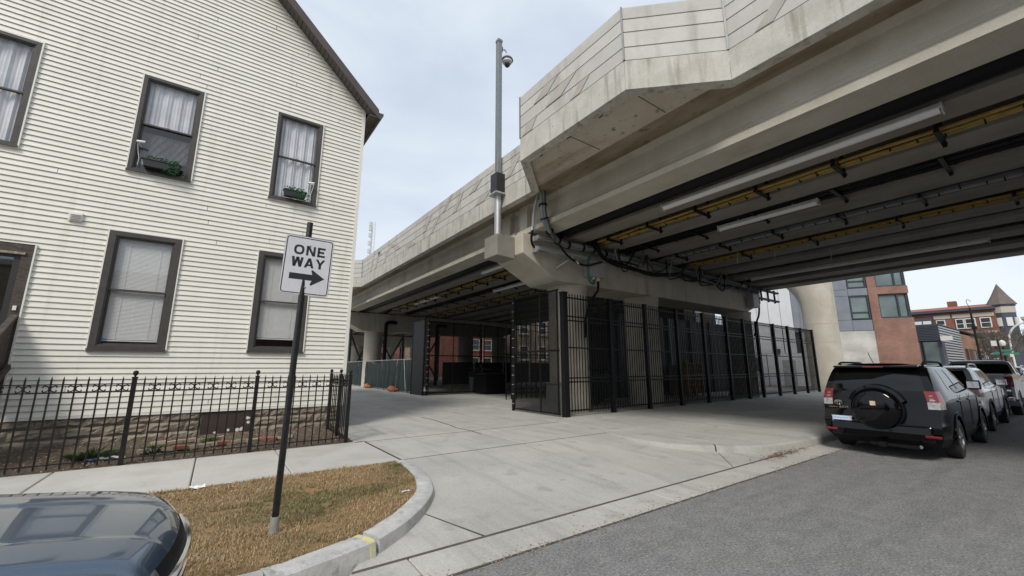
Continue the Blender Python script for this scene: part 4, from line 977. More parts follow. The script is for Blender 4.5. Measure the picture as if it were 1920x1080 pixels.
# cable bundle that falls from the deck edge and runs along the pier cap
YQ = 9.62
def cab(name, pts, r, m, parent, n=7, k=6): return MB().tube(crom(pts, k), r, n).build(name, m, parent, smooth=True)
CB = empty('cable_bundle', (8, 9.6, 5.9)); CB.location = (0, 0, 0); tag(CB, 'thick bundle of grey, green and black cables sweeping onto the pier cap', 'cables')
bp = [(7.60, 9.05, 6.96), (7.62, 9.06, 6.5), (7.62, 9.0, 6.05), (7.95, 9.15, 5.74), (8.6, 9.5, 5.66), (9.15, 9.62, 5.63), (9.85, 9.64, 5.66), (10.4, 9.66, 5.69), (11.06, 9.7, 5.67), (12.2, 9.72, 5.72), (13.0, 9.74, 5.72), (14.2, 9.76, 5.76), (17, 9.76, 5.74), (21, 9.76, 5.72)]
rr = random.Random(4)
for i in range(11):
    a = 6.28*i/11; ro = .10*(.5+.5*rr.random()); ox, oz = ro*math.cos(a), ro*math.sin(a); m = ['cable_grey', 'cable_grey', 'cable_green', 'cable_grey', 'conduit_dark'][i % 5]
    pts = [(x+ox*(1 if j < 4 else .25)+rr.uniform(-.008, .008), y+(oz if j < 4 else ox)*.8, z+(0 if j < 3 else oz)+rr.uniform(-.008, .008)) for j, (x, y, z) in enumerate(bp[:(14 if i % 3 else 10)])]
    cab('cable', pts, .030, m, CB)
for t in (1, 2, 3, 4, 5, 6, 7, 8):
    p = Vector(bp[t]); d = (Vector(bp[t+1])-Vector(bp[t-1])).normalized()*.022; MB().tube([p-d, p+d], .135, 12).build('cable_tie', 'cable_black', CB, smooth=True)
BK = empty('black_cables', (10, 9.6, 5.5)); BK.location = (0, 0, 0); tag(BK, 'black cables dropping from the girders and sagging along the pier cap', 'cables')
b1 = [(10.2, 9.9, 6.75), (10.3, 9.75, 6.52), (10.46, 9.6, 6.18), (10.49, 9.55, 5.79), (10.77, 9.55, 5.45), (11.44, 9.55, 5.31), (12.42, 9.55, 5.26), (13.55, 9.55, 5.20), (14.8, 9.58, 5.34), (15.66, 9.6, 5.48), (16.5, 9.62, 5.42), (18, 9.66, 5.44), (19.5, 9.68, 5.46), (22.8, 9.7, 5.50)]
for i in range(8):
    o1, o2 = rr.uniform(-.09, .09), rr.uniform(-.06, .06)
    cab('cable', [(x+o1*(.9 if j < 5 else 0), y+o2, z+(o1 if j >= 5 else 0)+rr.uniform(-.02, .02)) for j, (x, y, z) in enumerate(b1)], .030, 'cable_black', BK)
for lp in ([(15.72, 9.4, 6.6), (15.4, 9.45, 6.3), (14.87, 9.5, 5.86), (14.35, 9.55, 5.50), (13.71, 9.55, 5.30)], [(16.24, 9.45, 6.45), (15.98, 9.5, 5.92), (15.58, 9.55, 5.56), (15.14, 9.57, 5.36)], [(13.0, 9.4, 6.2), (13.2, 9.5, 5.8), (13.6, 9.55, 5.45), (14.0, 9.56, 5.3)],
           [(19.2, 9.4, 6.2), (18.9, 9.5, 5.85), (18.3, 9.6, 5.6), (17.6, 9.65, 5.5)], [(21.3, 9.4, 6.2), (20.9, 9.55, 5.7), (20.6, 9.6, 5.45), (21.0, 9.65, 5.35), (22.5, 9.68, 5.4)], [(17.3, 9.4, 6.2), (17.2, 9.55, 5.8), (17.5, 9.6, 5.5)]):
    for i in range(3):
        o1 = .05*i; cab('cable', [(x+o1, y, z+o1*.3) for x, y, z in lp], .022, 'cable_grey' if i == 1 else 'cable_black', BK)
for i in range(26):                      # tangle of drops between the girders and the run on the cap
    xa = rr.uniform(10.8, 21.5); w_ = rr.uniform(.25, 1.3)*rr.choice((-1, 1)); za = rr.uniform(5.95, 6.5); zb = rr.uniform(5.12, 5.5); ya = rr.uniform(9.25, 9.6)
    cab('cable', [(xa, ya, za), (xa+w_*.15, ya+.02, (za+zb)/2+.1), (xa+w_*.45, 9.56, zb+.05), (xa+w_, 9.58, zb+rr.uniform(.0, .15)), (xa+w_*1.7, 9.6, 5.45)], rr.choice((.016, .022, .028)), rr.choice(('cable_black', 'cable_black', 'cable_grey', 'conduit_dark')), BK, 6, 5)
cab('cable', [(8.2, 9.5, 6.1), (8.38, 9.55, 5.87), (8.65, 9.55, 5.62), (9.03, 9.55, 5.26), (9.5, 9.55, 5.07), (9.98, 9.55, 5.04), (10.7, 9.55, 5.27)], .035, 'cable_black', BK)
MB().tube([(9.40, 9.55, 5.13), (9.56, 9.55, 5.06)], .05, 10).build('coupling', 'chrome', BK)
CD = empty('riser_conduit', (7.6, 9.5, 6)); CD.location = (0, 0, 0); tag(CD, 'single grey conduit dropping from the deck edge to the cap end', 'conduit')
cab('conduit', [(7.61, 9.3, 6.96), (7.63, 9.5, 6.45), (7.65, 9.62, 5.95)], .04, 'galv', CD)
MB().tube([(7.65, 9.62, 5.96), (7.655, 9.64, 5.86)], .055, 10).build('coupling', 'chrome', CD)
cab('flex', [(7.655, 9.64, 5.86), (7.68, 9.72, 5.57), (7.83, 9.78, 5.39), (8.15, 9.8, 5.33), (8.55, 9.82, 5.36)], .04, 'cable_black', CD)
MB().tube([(7.86, 9.78, 5.375), (8.02, 9.79, 5.35)], .052, 10).build('coupling', 'sticker', CD)
for k, (z0, lab) in enumerate(((5.57, 'upper galvanised steel strut on the pier cap under the cables'), (5.20, 'lower galvanised steel strut on the pier cap under the cables'))):
    t = empty('strut', (7.9, 9.9, z0)); t.location = (0, 0, 0); tag(t, lab, 'strut', 'steel struts on the pier cap')
    b = MB().box(7.85, 10.0, 9.56, 9.66, z0+.06, z0+.16); b.build('channel', 'galv', t)
    MB().box(7.87, 7.97, 9.66, 9.94, z0+.03, z0+.19).build('bracket', 'galv', t); MB().box(9.3, 9.4, 9.66, 9.94, z0+.0, z0+.16).build('bracket', 'galv', t)
    if k: MB().bar((9.35, 9.6, z0+.06), (8.85, 9.9, z0-.35), .08, .05).build('brace', 'galv', t)
def jbox(x0, x1, z0, z1, label, y0=9.60, y1=9.93, m='box_grey'):
    t = empty('junction_box', ((x0+x1)/2, y1, z0)); w = (x1-x0)/2; h = z1-z0; tag(t, label, 'junction box')
    MB().box(-w, w, y0-y1, -.005, 0, h).build('box', m, t, bevel=.012)
    MB().box(-w+.02, w-.02, y0-y1-.018, y0-y1+.002, .02, h-.02).build('lid', m, t, bevel=.006)
    MB().box(w-.06, w-.035, y0-y1-.03, y0-y1-.015, h*.4, h*.6).build('latch', 'galv', t); return t
j1 = jbox(10.15, 10.90, 4.72, 5.30, 'large grey junction box on the pier cap above the security fence')
jbox(11.60, 12.25, 5.38, 5.70, 'smaller grey junction box among the cables on the pier cap')
jbox(21.95, 22.6, 4.65, 5.35, 'dark box at the far end of the pier cap', m='box_grey')
GC = empty('green_cable'); tag(GC, 'green cable looping below the grey junction box', 'cable')
cab('cable', [(10.3, 9.62, 5.6), (10.06, 9.58, 5.22), (10.02, 9.58, 4.78), (10.08, 9.58, 4.52), (10.27, 9.6, 4.44), (10.41, 9.68, 4.55), (10.43, 9.72, 4.72)], .035, 'cable_green', GC)
MB().tube([(10.43, 9.72, 4.72), (10.43, 9.72, 4.63)], .05, 10).build('gland', 'sticker', GC)
BF = empty('flex_drop'); tag(BF, 'black flexible conduit dropping from the grey junction box behind the fence', 'conduit')
cab('conduit', [(10.68, 9.74, 4.72), (10.68, 9.74, 4.45), (10.64, 9.75, 4.25), (10.46, 9.76, 4.05), (10.25, 9.78, 3.7), (10.1, 9.82, 3.3), (10.05, 9.85, 2.6)], .045, 'cable_black', BF)
MB().tube([(10.68, 9.74, 4.72), (10.68, 9.74, 4.6)], .06, 10).build('gland', 'sticker', BF)
AR = empty('cable_rack'); tag(AR, 'dark steel cable rack arms sticking out from the far end of the pier cap', 'rack')
for z in (5.22, 5.70): MB().box(22.2, 25.6, 9.78, 9.93, z, z+.09).build('arm', 'steel_black', AR)
for x in (23.4, 24.2, 25): MB().box(x, x+.07, 9.77, 9.85, 5.12, 5.85).build('upright', 'steel_black', AR)
cab('cable', [(22.4, 9.7, 5.5), (22.7, 9.66, 5.0), (22.55, 9.66, 4.3), (22.3, 9.7, 3.9), (22.2, 9.8, 3.2)], .045, 'cable_black', AR)

# camera pole on the pedestal of the pier
CP = empty('camera_pole', (7.05, 10.70, 5.80)); tag(CP, 'tall grey pole carrying a dome camera and black box on the pier end', 'pole')
MB().tube([(0, 0, 0), (0, 0, 1.45)], .115, 16).build('base_tube', 'galv', CP, smooth=True)
MB().lathe([(.2, 0), (.2, .03), (.13, .035), (.13, .06)], 16).build('base_plate', 'galv', CP)
MB().box(-.24, .24, -.24, .24, 1.45, 1.50).build('shelf', 'galv', CP)
MB().box(-.19, .19, -.19, .19, 1.50, 2.20).build('equipment_box', 'black_plastic', CP, bevel=.02)
MB().box(-.085, .085, -.085, .085, 2.20, 7.35).build('mast', 'galv_dull', CP, bevel=.015)
MB().box(-.10, .10, -.10, .10, 7.35, 7.47).build('mast_cap', 'galv_dull', CP, bevel=.02)
MB().box(.085, .13, -.06, .06, 7.02, 7.22).build('arm_plate', 'conduit_dark', CP)
MB().tube(crom([(.12, 0, 7.14), (.24, 0, 7.2), (.34, 0, 7.12), (.36, 0, 6.98)]), .032, 10).build('arm', 'white_plastic', CP, smooth=True)
MB().lathe([(.05, 6.98), (.1, 6.95), (.20, 6.86), (.22, 6.80), (.20, 6.79)], 18, (.36, 0, 0)).build('dome_hood', 'conduit_dark', CP, smooth=True)
MB().lathe([(.185, 6.80), (.18, 6.72), (.12, 6.66), (0, 6.64)], 18, (.36, 0, 0)).build('dome_ring', 'white_plastic', CP, smooth=True)
MB().lathe([(.11, 6.67), (.10, 6.60), (.05, 6.54), (0, 6.53)], 16, (.36, 0, 0)).build('dome_lens', 'black_plastic', CP, smooth=True)

# ------------------------------------------------------------------ security fence
SF = empty('security_fence'); tag(SF, 'tall black steel picket fence along the pavement in front of the pier columns', 'fence')
sp = [8.70, 10.89, 12.92, 15.02, 17.12, 19.2, 20.95, 22.5, 24.5, 26.5, 28.5, 30.4]
fy = lambda x: 9.41+(x-8.7)*.030
spost = MB().box(-.065, .065, -.065, .065, 0, 3.78); spost.box(-.075, .075, -.075, .075, 3.78, 3.82); spost = spost.mesh('post', 'steel_black')
spick = MB().box(-.0105, .0105, -.0105, .0105, .12, 3.72); spick.prism([(-.016, 3.72), (.016, 3.72), (0, 3.80)], 'y', -.016, .016); spick = spick.mesh('picket', 'steel_black')
sring = MB(); 
sring.tube([(.035*math.cos(t), 0, .035*math.sin(t)) for t in np.linspace(0, 2*math.pi, 9)], .008, 4, False); sring = sring.mesh('ring', 'steel_black')
spear_panels = []
for i, x in enumerate(sp):
    o = inst(spost, 'post', SF, (x, fy(x), ZS), sc=(1.35 if i == 0 else 1, 1.35 if i == 0 else 1, 1))
for a, c in zip(sp, sp[1:]):
    ang = math.atan2(fy(c)-fy(a), c-a); n = max(10, round((c-a)/.128))
    for i in range(1, n):
        x = a+(c-a)*i/n; inst(spick, 'picket', SF, (x, fy(x), ZS), (0, 0, ang))
    for z, h in ((3.80, .045), (3.20, .04), (3.07, .04), (2.22, .04), (1.29, .04), (1.17, .04), (.32, .045)):
        MB().bar((a+.06, fy(a), z), (c-.06, fy(c), z), .04, h).build('rail', 'steel_black', SF)
# collector screen on the inner side: fine vertical wires seen behind the pickets in the farther bays
SC = empty('wire_screen'); tag(SC, 'fine dark wire screen fixed behind the far bays of the tall picket fence', 'screen')
for a, c in zip(sp[3:7], sp[4:8]):
    b = MB(); n = int((c-a)/.05)
    for i in range(n): x = a+(c-a)*(i+.5)/n; b.bar((x, fy(x)+.11, .3), (x, fy(x)+.11, 3.85), .006)
    for i in range(16): z = .4+i*.22; b.bar((a, fy(a)+.115, z), (c, fy(c)+.115, z), .006)
    tag(b.build('screen_panel', 'mesh_black', SC), kind='stuff')

def chain_panel(b, p0, p1, z0, z1, sp_, r_):
    """two sets of diagonal wires clipped to the panel"""
    p0, p1 = Vector(p0), Vector(p1); L = (p1-p0).length; H_ = z1-z0; d = (p1-p0).normalized(); nn = Vector((d.y, -d.x))
    for sgn in (1, -1):
        s_ = -H_
        while s_ < L+H_:
            pts = []
            # line: along = s + sgn*h
            h0, h1 = 0, H_
            lo, hi = (0-s_)*sgn, (L-s_)*sgn; lo, hi = min(lo, hi), max(lo, hi); h0, h1 = max(0, lo), min(H_, hi)
            if h1-h0 > .02:
                q = [p0+d*(s_+sgn*h)+nn*(sgn*r_) for h in (h0, h1)]
                b.bar((q[0].x, q[0].y, z0+h0), (q[1].x, q[1].y, z0+h1), 2*r_)
            s_ += sp_
    return b
def mesh_gate(name, p0, p1, z0, z1, label, mids=(), rails=(.52,), posts=(1, 1), sp_=.06, pr=.055, wr=.0022):
    g = empty(name, (p0[0], p0[1], ZS)); g.location = (0, 0, 0); tag(g, label, 'gate')
    for k, p in enumerate((p0, p1)):
        if posts[k]:
            MB().tube([(p[0], p[1], ZS-.02), (p[0], p[1], z1+.05)], pr, 12).build('post', 'steel_black', g, smooth=True); MB().lathe([(pr*1.15, z1+.05), (pr*1.1, z1+.09), (0, z1+.12)], 12, (p[0], p[1], 0)).build('post_cap', 'steel_black', g, smooth=True)
    P0, P1 = Vector((p0[0], p0[1], 0)), Vector((p1[0], p1[1], 0))
    for z in (z0, z1)+tuple(z0+(z1-z0)*r_ for r_ in rails): MB().tube([(p0[0], p0[1], z), (p1[0], p1[1], z)], .026, 8).build('rail', 'steel_black', g, smooth=True)
    for t in (.03,)+tuple(mids)+(.97,):
        q = P0.lerp(P1, t); MB().tube([(q.x, q.y, z0), (q.x, q.y, z1)], .026, 8).build('stile', 'steel_black', g, smooth=True)
    tag(chain_panel(MB(), p0, p1, z0, z1, sp_, wr).build('mesh', 'mesh_black', g), kind='stuff')
    L = (P1-P0).length
    for zz in np.linspace(z0+.15, z1-.15, 12):
        for k, p in enumerate((p0, p1)):
            if posts[k]: MB().lathe([(pr*1.04, zz), (pr*1.12, zz+.005), (pr*1.12, zz+.02), (pr*1.04, zz+.025)], 10, (p[0], p[1], 0)).build('tie', 'cable_grey', g)
    return g
mesh_gate('chain_link_fence', (8.60, 11.98), (8.60, 9.55), .22, 4.05, 'black chain link panel beside the near end of the tall fence', (.62,), (.50,), (1, 0), .045, .055, .0038)
mesh_gate('mesh_gate', (9.30, 20.95), (12.85, 21.2), .25, 4.12, 'black chain link gate leaf standing open under the viaduct', (.45,), (.52,), (1, 1), .042, .055, .0042)
mesh_gate('mesh_fence', (12.98, 21.2), (15.6, 22.0), .25, 4.12, 'black chain link bay to the right of the open gate', (.5,), (.52,), (0, 1), .05, .055, .004)
mesh_gate('mesh_fence', (15.7, 22.0), (24, 23.5), .25, 4.12, 'long black chain link bay deep under the viaduct', (.33, .66), (.52,), (0, 1), .09)
BP = empty('black_board_panel', (8.95, 21.3, ZS)); BP.location = (0, 0, 0); tag(BP, 'solid black panel closing the side of the open chain link gate', 'panel')
MB().box(9.12, 9.17, 21.15, 22.7, ZS, 4.2).build('board', 'steel_black', BP); MB().tube([(9.15, 22.72, ZS), (9.15, 22.72, 4.25)], .055, 10).build('post', 'steel_black', BP, smooth=True)
MB().tube([(9.15, 21.1, ZS), (9.15, 21.1, 4.3)], .055, 10).build('post', 'steel_black', BP, smooth=True)

# construction fence with green windscreen
random.seed(9)
yy = 22.9; labs = ['green windscreen fence panel next to the black gate', 'second green windscreen fence panel from the black gate', 'third green windscreen fence panel from the black gate with a torn fold', 'fourth green windscreen fence panel from the black gate', 'fifth green windscreen fence panel from the black gate', 'last green windscreen fence panel beside the house corner', 'green windscreen fence panel hidden behind the house corner']
for k, lab in enumerate(labs):
    y0, y1 = yy, yy+3.05; x0 = 9.45+.04*k
    t = empty('construction_fence', (x0, y0, ZS)); tag(t, lab, 'fence', 'green construction fence panels')
    for y in (0, y1-y0-.04): MB().tube([(0, y, 0), (0, y, 2.0)], .025, 8).build('post', 'galv', t, smooth=True)
    MB().tube([(0, 0, 1.97), (0, y1-y0, 1.97)], .022, 8).build('rail', 'galv', t); MB().tube([(0, 0, .06), (0, y1-y0, .06)], .022, 8).build('rail', 'galv', t)
    if k == 0: MB().tube([(-.05, 1.3, .05), (-.05, 1.75, 1.95)], .02, 8).build('brace', 'galv', t)
    b = MB(); nn, mm = 26, 8; ph = random.uniform(0, 6); sag = [.0, .02, .22, .05, .03, .04, 0][k]
    for j in range(mm+1):
        for i in range(nn+1):
            u_, v_ = i/nn, j/mm
            zt = 1.93-sag*math.sin(u_*3.14)**2-.02*random.random()
            b.v.append((-.04+.05*math.sin(i*.9+ph)*(.3+.7*(1-v_))+.03*math.sin(i*2.1+j*.5)+random.uniform(-.01, .01), .03+u_*(y1-y0-.06), .08+(zt-.08)*v_))
    b.f = [(j*(nn+1)+i, j*(nn+1)+i+1, (j+1)*(nn+1)+i+1, (j+1)*(nn+1)+i) for j in range(mm) for i in range(nn)]
    b.build('windscreen', 'tarp', t, smooth=True); yy = y1+.05
def sandbag(x, y, label, seed):
    r = random.Random(seed); b = MB(); nn, mm = 14, 8
    for j in range(mm+1):
        for i in range(nn):
            th = 2*math.pi*i/nn; ph = math.pi*(j/mm-.5); q = 1+.18*r.uniform(-1, 1)
            b.v.append((x+.26*math.cos(ph)*math.cos(th)*q, y+.38*math.cos(ph)*math.sin(th)*q, ZS+.11+.12*math.sin(ph)*q+(.10 if math.sin(th) > .6 and ph > .3 else 0)))
    b.f = [(j*nn+i, j*nn+(i+1) % nn, (j+1)*nn+(i+1) % nn, (j+1)*nn+i) for j in range(mm) for i in range(nn)]
    tag(b.build('sandbag', 'orange_bag', smooth=True), label, 'sandbag', 'orange sandbags on the construction fence feet')
sandbag(9.2, 31.2, 'orange sandbag lying farther left at the green fence', 1); sandbag(9.2, 25.7, 'orange sandbag lying nearer the black gate', 2); sandbag(9.35, 26.5, 'second orange sandbag of the pair near the black gate', 3)
# ------------------------------------------------------------------ vehicles
def pchip(xk, yk, x):
    xk, yk = np.array(xk, float), np.array(yk, float); h = np.diff(xk); d = np.diff(yk)/h; m = np.zeros(len(xk))
    for i in range(1, len(xk)-1):
        if d[i-1]*d[i] > 0: w1, w2 = 2*h[i]+h[i-1], h[i]+2*h[i-1]; m[i] = (w1+w2)/(w1/d[i-1]+w2/d[i])
    m[0], m[-1] = d[0], d[-1]
    k = np.clip(np.searchsorted(xk, x, 'right')-1, 0, len(h)-1); t = (x-xk[k])/h[k]
    return yk[k]*(1+2*t)*(1-t)**2+m[k]*h[k]*t*(1-t)**2+yk[k+1]*t*t*(3-2*t)+m[k+1]*h[k]*t*t*(t-1)
def car_body(T, rows, cls, wheels, R_arch, ubreaks, tbreaks, crown=(.05, .10), taper=((.5, .07), (.8, .13)), hoodz=None, sub=4, nu=110, hood_rows=None):
    rows = np.array(rows, float); nr = len(rows); rv = np.linspace(0, nr-1, (nr-1)*sub+1)
    # chord-length parameter keeps the interpolation smooth
    s = np.r_[0, np.cumsum(np.hypot(np.diff(rows[:, 1]), np.diff(rows[:, 0]))+.02)]
    sv = np.interp(rv, np.arange(nr), s)
    Z, Wd, XR, XF = [pchip(s, rows[:, k], sv) for k in range(4)]
    us = np.unique(np.round(np.r_[np.linspace(0, 1, nu), ubreaks], 4)); ts = np.unique(np.round(np.r_[np.linspace(-1, 1, 29), tbreaks], 4))
    (dr, ar), (df, af) = taper; nv = len(rv)
    def taperf(x, xr, xf):
        a = np.clip(1-(x-xr)/dr, 0, 1); c = np.clip(1-(xf-x)/df, 0, 1); return 1-ar*a**2.5-af*c**2.5
    X = XR[None, :]+(XF-XR)[None, :]*us[:, None]; Y = Wd[None, :]*taperf(X, XR[None, :], XF[None, :]); ZZ = np.repeat(Z[None, :], len(us), 0)
    for wx, wz in wheels:
        dx, dz = X-wx, ZZ-wz; r_ = np.hypot(dx, dz); k = (np.abs(r_-R_arch) < .026) & (rv[None, :] < nr-1)
        X = np.where(k, wx+dx/np.maximum(r_, 1e-6)*R_arch, X); ZZ = np.where(k, wz+dz/np.maximum(r_, 1e-6)*R_arch, ZZ)
    buckets = {}
    def put(key, m, quad):
        b = buckets.setdefault(key, [m, {}, [], []]); f = []
        for p in quad:
            kk = (round(p[0], 4), round(p[1], 4), round(p[2], 4))
            if kk not in b[1]: b[1][kk] = len(b[2]); b[2].append(p)
            if b[1][kk] not in f: f.append(b[1][kk])
        if len(f) > 2: b[3].append(tuple(f))
    for sd_ in (1, -1):
        for i in range(len(us)-1):
            for j in range(nv-1):
                cx = X[i:i+2, j:j+2].mean(); cz = ZZ[i:i+2, j:j+2].mean()
                if any(math.hypot(cx-wx, cz-wz) < R_arch-.004 for wx, wz in wheels): continue
                q = cls('side', sd_, (us[i]+us[i+1])/2, 0, (rv[j]+rv[j+1])/2)
                if q: put(q[0:1]+q[2:], q[1], [(X[a, c], sd_*Y[a, c], ZZ[a, c]) for a, c in ((i, j), (i+1, j), (i+1, j+1), (i, j+1))])
    for reg in ('rear', 'front'):
        e = 0 if reg == 'rear' else -1; cr = crown[0] if reg == 'rear' else crown[1]
        for j in range(nv-1):
            for k in range(len(ts)-1):
                q = cls(reg, 1 if ts[k]+ts[k+1] > 0 else -1, 0, (ts[k]+ts[k+1])/2, (rv[j]+rv[j+1])/2)
                if not q: continue
                pts = []
                for jj, t in ((j, ts[k]), (j, ts[k+1]), (j+1, ts[k+1]), (j+1, ts[k])):
                    y = Y[e, jj]; c_ = cr*(1-t*t)*min(1, y/.5)
                    hz = hoodz(t, rv[jj]) if (hoodz and reg == 'front') else 0
                    pts.append((X[e, jj]+(-c_ if reg == 'rear' else c_), t*y, ZZ[e, jj]+hz))
                put(q[0:1]+q[2:], q[1], pts)
    for key, (m, _, v, f) in buckets.items():
        b = MB(); b.v = v; b.f = f; b.build(key[0], m, T, smooth=True)
def wheel(T, x, y, r, w, side, m='rim', spokes=6):
    t = empty('wheel', (x, y, r)); t.parent = T
    prof = [(r*.62, -w/2), (r*.80, -w/2), (r*.95, -w/2+.012), (r, -w/2+.04), (r, w/2-.04), (r*.95, w/2-.012), (r*.80, w/2), (r*.62, w/2)]
    b = MB().lathe(prof, 36, axis='y'); b.f = b.f[:-2]+[(7*36+j, 7*36+(j+1) % 36, (j+1) % 36, j) for j in range(36)]; b.build('tyre', 'tyre', t, smooth=True)
    o = side*(w/2-.01); b = MB()
    b.lathe([(r*.66, o-side*.08), (r*.66, o), (r*.60, o), (r*.58, o-side*.05)], 30, axis='y'); b.lathe([(.0, o-side*.02), (r*.17, o-side*.02), (r*.15, o-side*.005), (0, o)], 18, axis='y')
    for k in range(spokes):
        a = 2*math.pi*k/spokes; c, s_ = math.cos(a), math.sin(a)
        b.bar((c*r*.10, o-side*.02, s_*r*.10), (c*r*.62, o-side*.015, s_*r*.62), r*.13, .03, up=(0, 1, 0))
    b.build('rim', m, t, smooth=True)
    MB().lathe([(0, o-side*.09), (r*.6, o-side*.09), (r*.6, o-side*.085), (0, o-side*.085)], 24, axis='y').build('brake_disc', 'trim_black', t)
def arches(T, wheels, Ra, hw, m):
    for wx, wz in wheels:
        for sd_ in (1, -1):
            b = MB(); n = 20; v = []
            for i in range(n+1):
                a = math.pi*(-.06+1.12*i/n); c, s_ = math.cos(a), math.sin(a)
                for rr_, yy in ((Ra-.012, hw-.30), (Ra-.012, hw-.012), (Ra-.012, hw+.012), (Ra+.045, hw+.010), (Ra+.055, hw-.006)): v.append((wx+rr_*c, sd_*yy, wz+rr_*s_))
            b.add(v, [(i*5+j, (i+1)*5+j, (i+1)*5+j+1, i*5+j+1) for i in range(n) for j in range(4)]); b.build('wheel_arch', m, T, smooth=True)
def mirrors(T, x, y, z, m):
    for sd_ in (1, -1):
        b = MB(); b.prism([(-.03, -.075), (.06, -.09), (.11, -.03), (.10, .06), (.02, .10), (-.04, .08)], 'y', sd_*(y), sd_*(y+.21)); b.v = [(p[0]+x, p[1], p[2]+z) for p in b.v]; o = b.build('mirror', m, T, bevel=.02)
        MB().box(x-.046, x-.040, min(sd_*(y+.02), sd_*(y+.19)), max(sd_*(y+.02), sd_*(y+.19)), z-.06, z+.07).build('mirror_glass', 'chrome', o)
        MB().bar((x+.05, sd_*(y-.08), z-.06), (x+.05, sd_*(y+.03), z-.03), .05).build('mirror_arm', 'trim_black', o)
def handles(T, xs_, y, z, m):
    for x in xs_:
        for sd_ in (1, -1): MB().box(x, x+.17, sd_*y-.018, sd_*y+.018, z, z+.032).build('door_handle', m, T, bevel=.008)
def seams(T, xs_, z0, z1, y):
    for x in xs_:
        for sd_ in (1, -1): MB().bar((x, sd_*y, z0), (x+.03, sd_*y, z1), .007, .006).build('door_seam', 'trim_black', T)

def suv(loc, label, paint, rows, wb, rear_ax, rw, Ra, hw, spare=False, rails='paint', plate=True, lamp='split', clad='trim_black', belt=7, top=8, grp='vehicles parked along the kerb'):
    T = empty('parked_car', loc); tag(T, label, 'car', grp)
    wheels = [(rear_ax, rw), (rear_ax+wb, rw)]
    def cls(reg, sd_, u, t, v):
        if v < 1: return ('lower_trim', clad)
        if reg == 'rear':
            if belt < v < top and abs(t) < .86: return ('rear_window', 'glass_car')
            if abs(t) > .82 and belt-2.6 < v < belt: return ('tail_light', 'lamp_red' if v > belt-1.75 or lamp != 'split' else 'lamp_clear', sd_, v > belt-1.75)
            return ('body', paint)
        if reg == 'side':
            if u < .045 and belt-2.6 < v < belt: return ('tail_light', 'lamp_red' if v > belt-1.75 or lamp != 'split' else 'lamp_clear', sd_, v > belt-1.75)
            if belt < v < top:
                for k, (a, c) in enumerate(((.10, .235), (.255, .485), (.52, .80), (.81, .90))):
                    if a < u < c: return ('side_window', 'glass_car', sd_, k)
                if .10 < u < .90: return ('window_pillar', 'trim_black', sd_, round(u*4))
            return ('body', paint)
        if belt < v < top and abs(t) < .93: return ('windscreen', 'glass_car')
        if 3 < v < 5 and abs(t) > .62: return ('headlight', 'lamp_clear', sd_)
        if 2 < v < 5 and abs(t) < .55: return ('grille', 'trim_black')
        return ('body', paint)
    car_body(T, rows, cls, wheels, Ra, [.045, .10, .235, .255, .485, .52, .80, .81, .90], [-.93, -.86, -.82, -.62, -.55, .55, .62, .82, .86, .93], sub=5)
    arches(T, wheels, Ra, hw, paint if spare else clad)
    L = rows[2][3]
    MB().box(.25, L-.25, -hw+.24, hw-.24, .2, .42).build('underbody', 'trim_black', T)
    for wx, wz in wheels:
        for sd_ in (1, -1): wheel(T, wx, sd_*(hw-.115), rw, .225, sd_)
        MB().box(wx-.05, wx+.05, -hw+.2, hw-.2, rw-.05, rw+.05).build('axle', 'trim_black', T)
    mirrors(T, rows[belt][3]-.55, hw-.04, rows[belt][0]+.06, paint)
    handles(T, (rear_ax+.25, rear_ax+1.25), rows[5][1]+.002, rows[5][0]-.01, paint)
    seams(T, (rear_ax+.47, rear_ax+1.42, rear_ax+2.30), .48, rows[6][0], rows[4][1]+.004)
    zr = rows[10][0]
    for sd_ in (1, -1):
        yy = sd_*(rows[9][1]-.06); x0, x1 = rows[10][2]+.10, rows[10][3]-.12
        MB().tube(crom([(x0, yy, zr-.04), (x0+.15, yy, zr+.035), (x0+.4, yy, zr+.05), (x1-.4, yy, zr+.05), (x1-.15, yy, zr+.03), (x1, yy, zr-.03)]), .022, 8).build('roof_rail', 'alu' if rails == 'alu' else 'trim_black', T, smooth=True)
    xr0 = rows[8][2]
    MB().prism([(xr0-.14, rows[9][0]-.005), (xr0+.20, rows[10][0]-.01), (xr0+.20, rows[10][0]+.012), (xr0-.14, rows[9][0]+.03)], 'y', -rows[9][1]*.9, rows[9][1]*.9).build('spoiler', paint, T, bevel=.01)
    for sd_ in (1, -1):
        for z_, h_, m_ in ((rows[6][0]+.02, .016, 'lamp_clear'), (rows[6][0]-.03, .014, 'lamp_clear'), (rows[5][0]+.05, .03, 'chrome')):
            MB().cbox((.155+(z_-1)*.2, sd_*(hw*.845), z_), (.03, .10, h_), Matrix.Rotation(sd_*R(-14), 3, 'Z')).build('lamp_strip', m_, T, bevel=.005)
    MB().box(xr0-.145, xr0-.12, -.16, .16, rows[9][0]+.0, rows[9][0]+.024).build('brake_light', 'lamp_red', T)
    MB().prism([(.0, .34), (.06, .32), (.06, .60), (-.035, .60), (-.045, .46)], 'y', -hw*.80, hw*.80).build('rear_bumper', paint, T, bevel=.03)
    return T
rowsA = [(.24, .80, .20, 4.10), (.40, .880, .05, 4.26), (.58, .90, .03, 4.30), (.66, .90, .06, 4.29), (.82, .905, .12, 4.24), (.98, .905, .15, 4.12), (1.09, .89, .165, 3.72), (1.19, .862, .185, 3.30), (1.56, .735, .36, 2.65), (1.61, .70, .40, 2.52), (1.66, .58, .45, 2.36), (1.685, .30, .49, 2.26), (1.69, 0, .51, 2.22)]
CAR1 = suv((10.12, 2.50, 0), 'black parked car with a covered spare wheel on its tailgate', 'paint_black', rowsA, 2.66, 1.02, .345, .415, .905, spare=True)
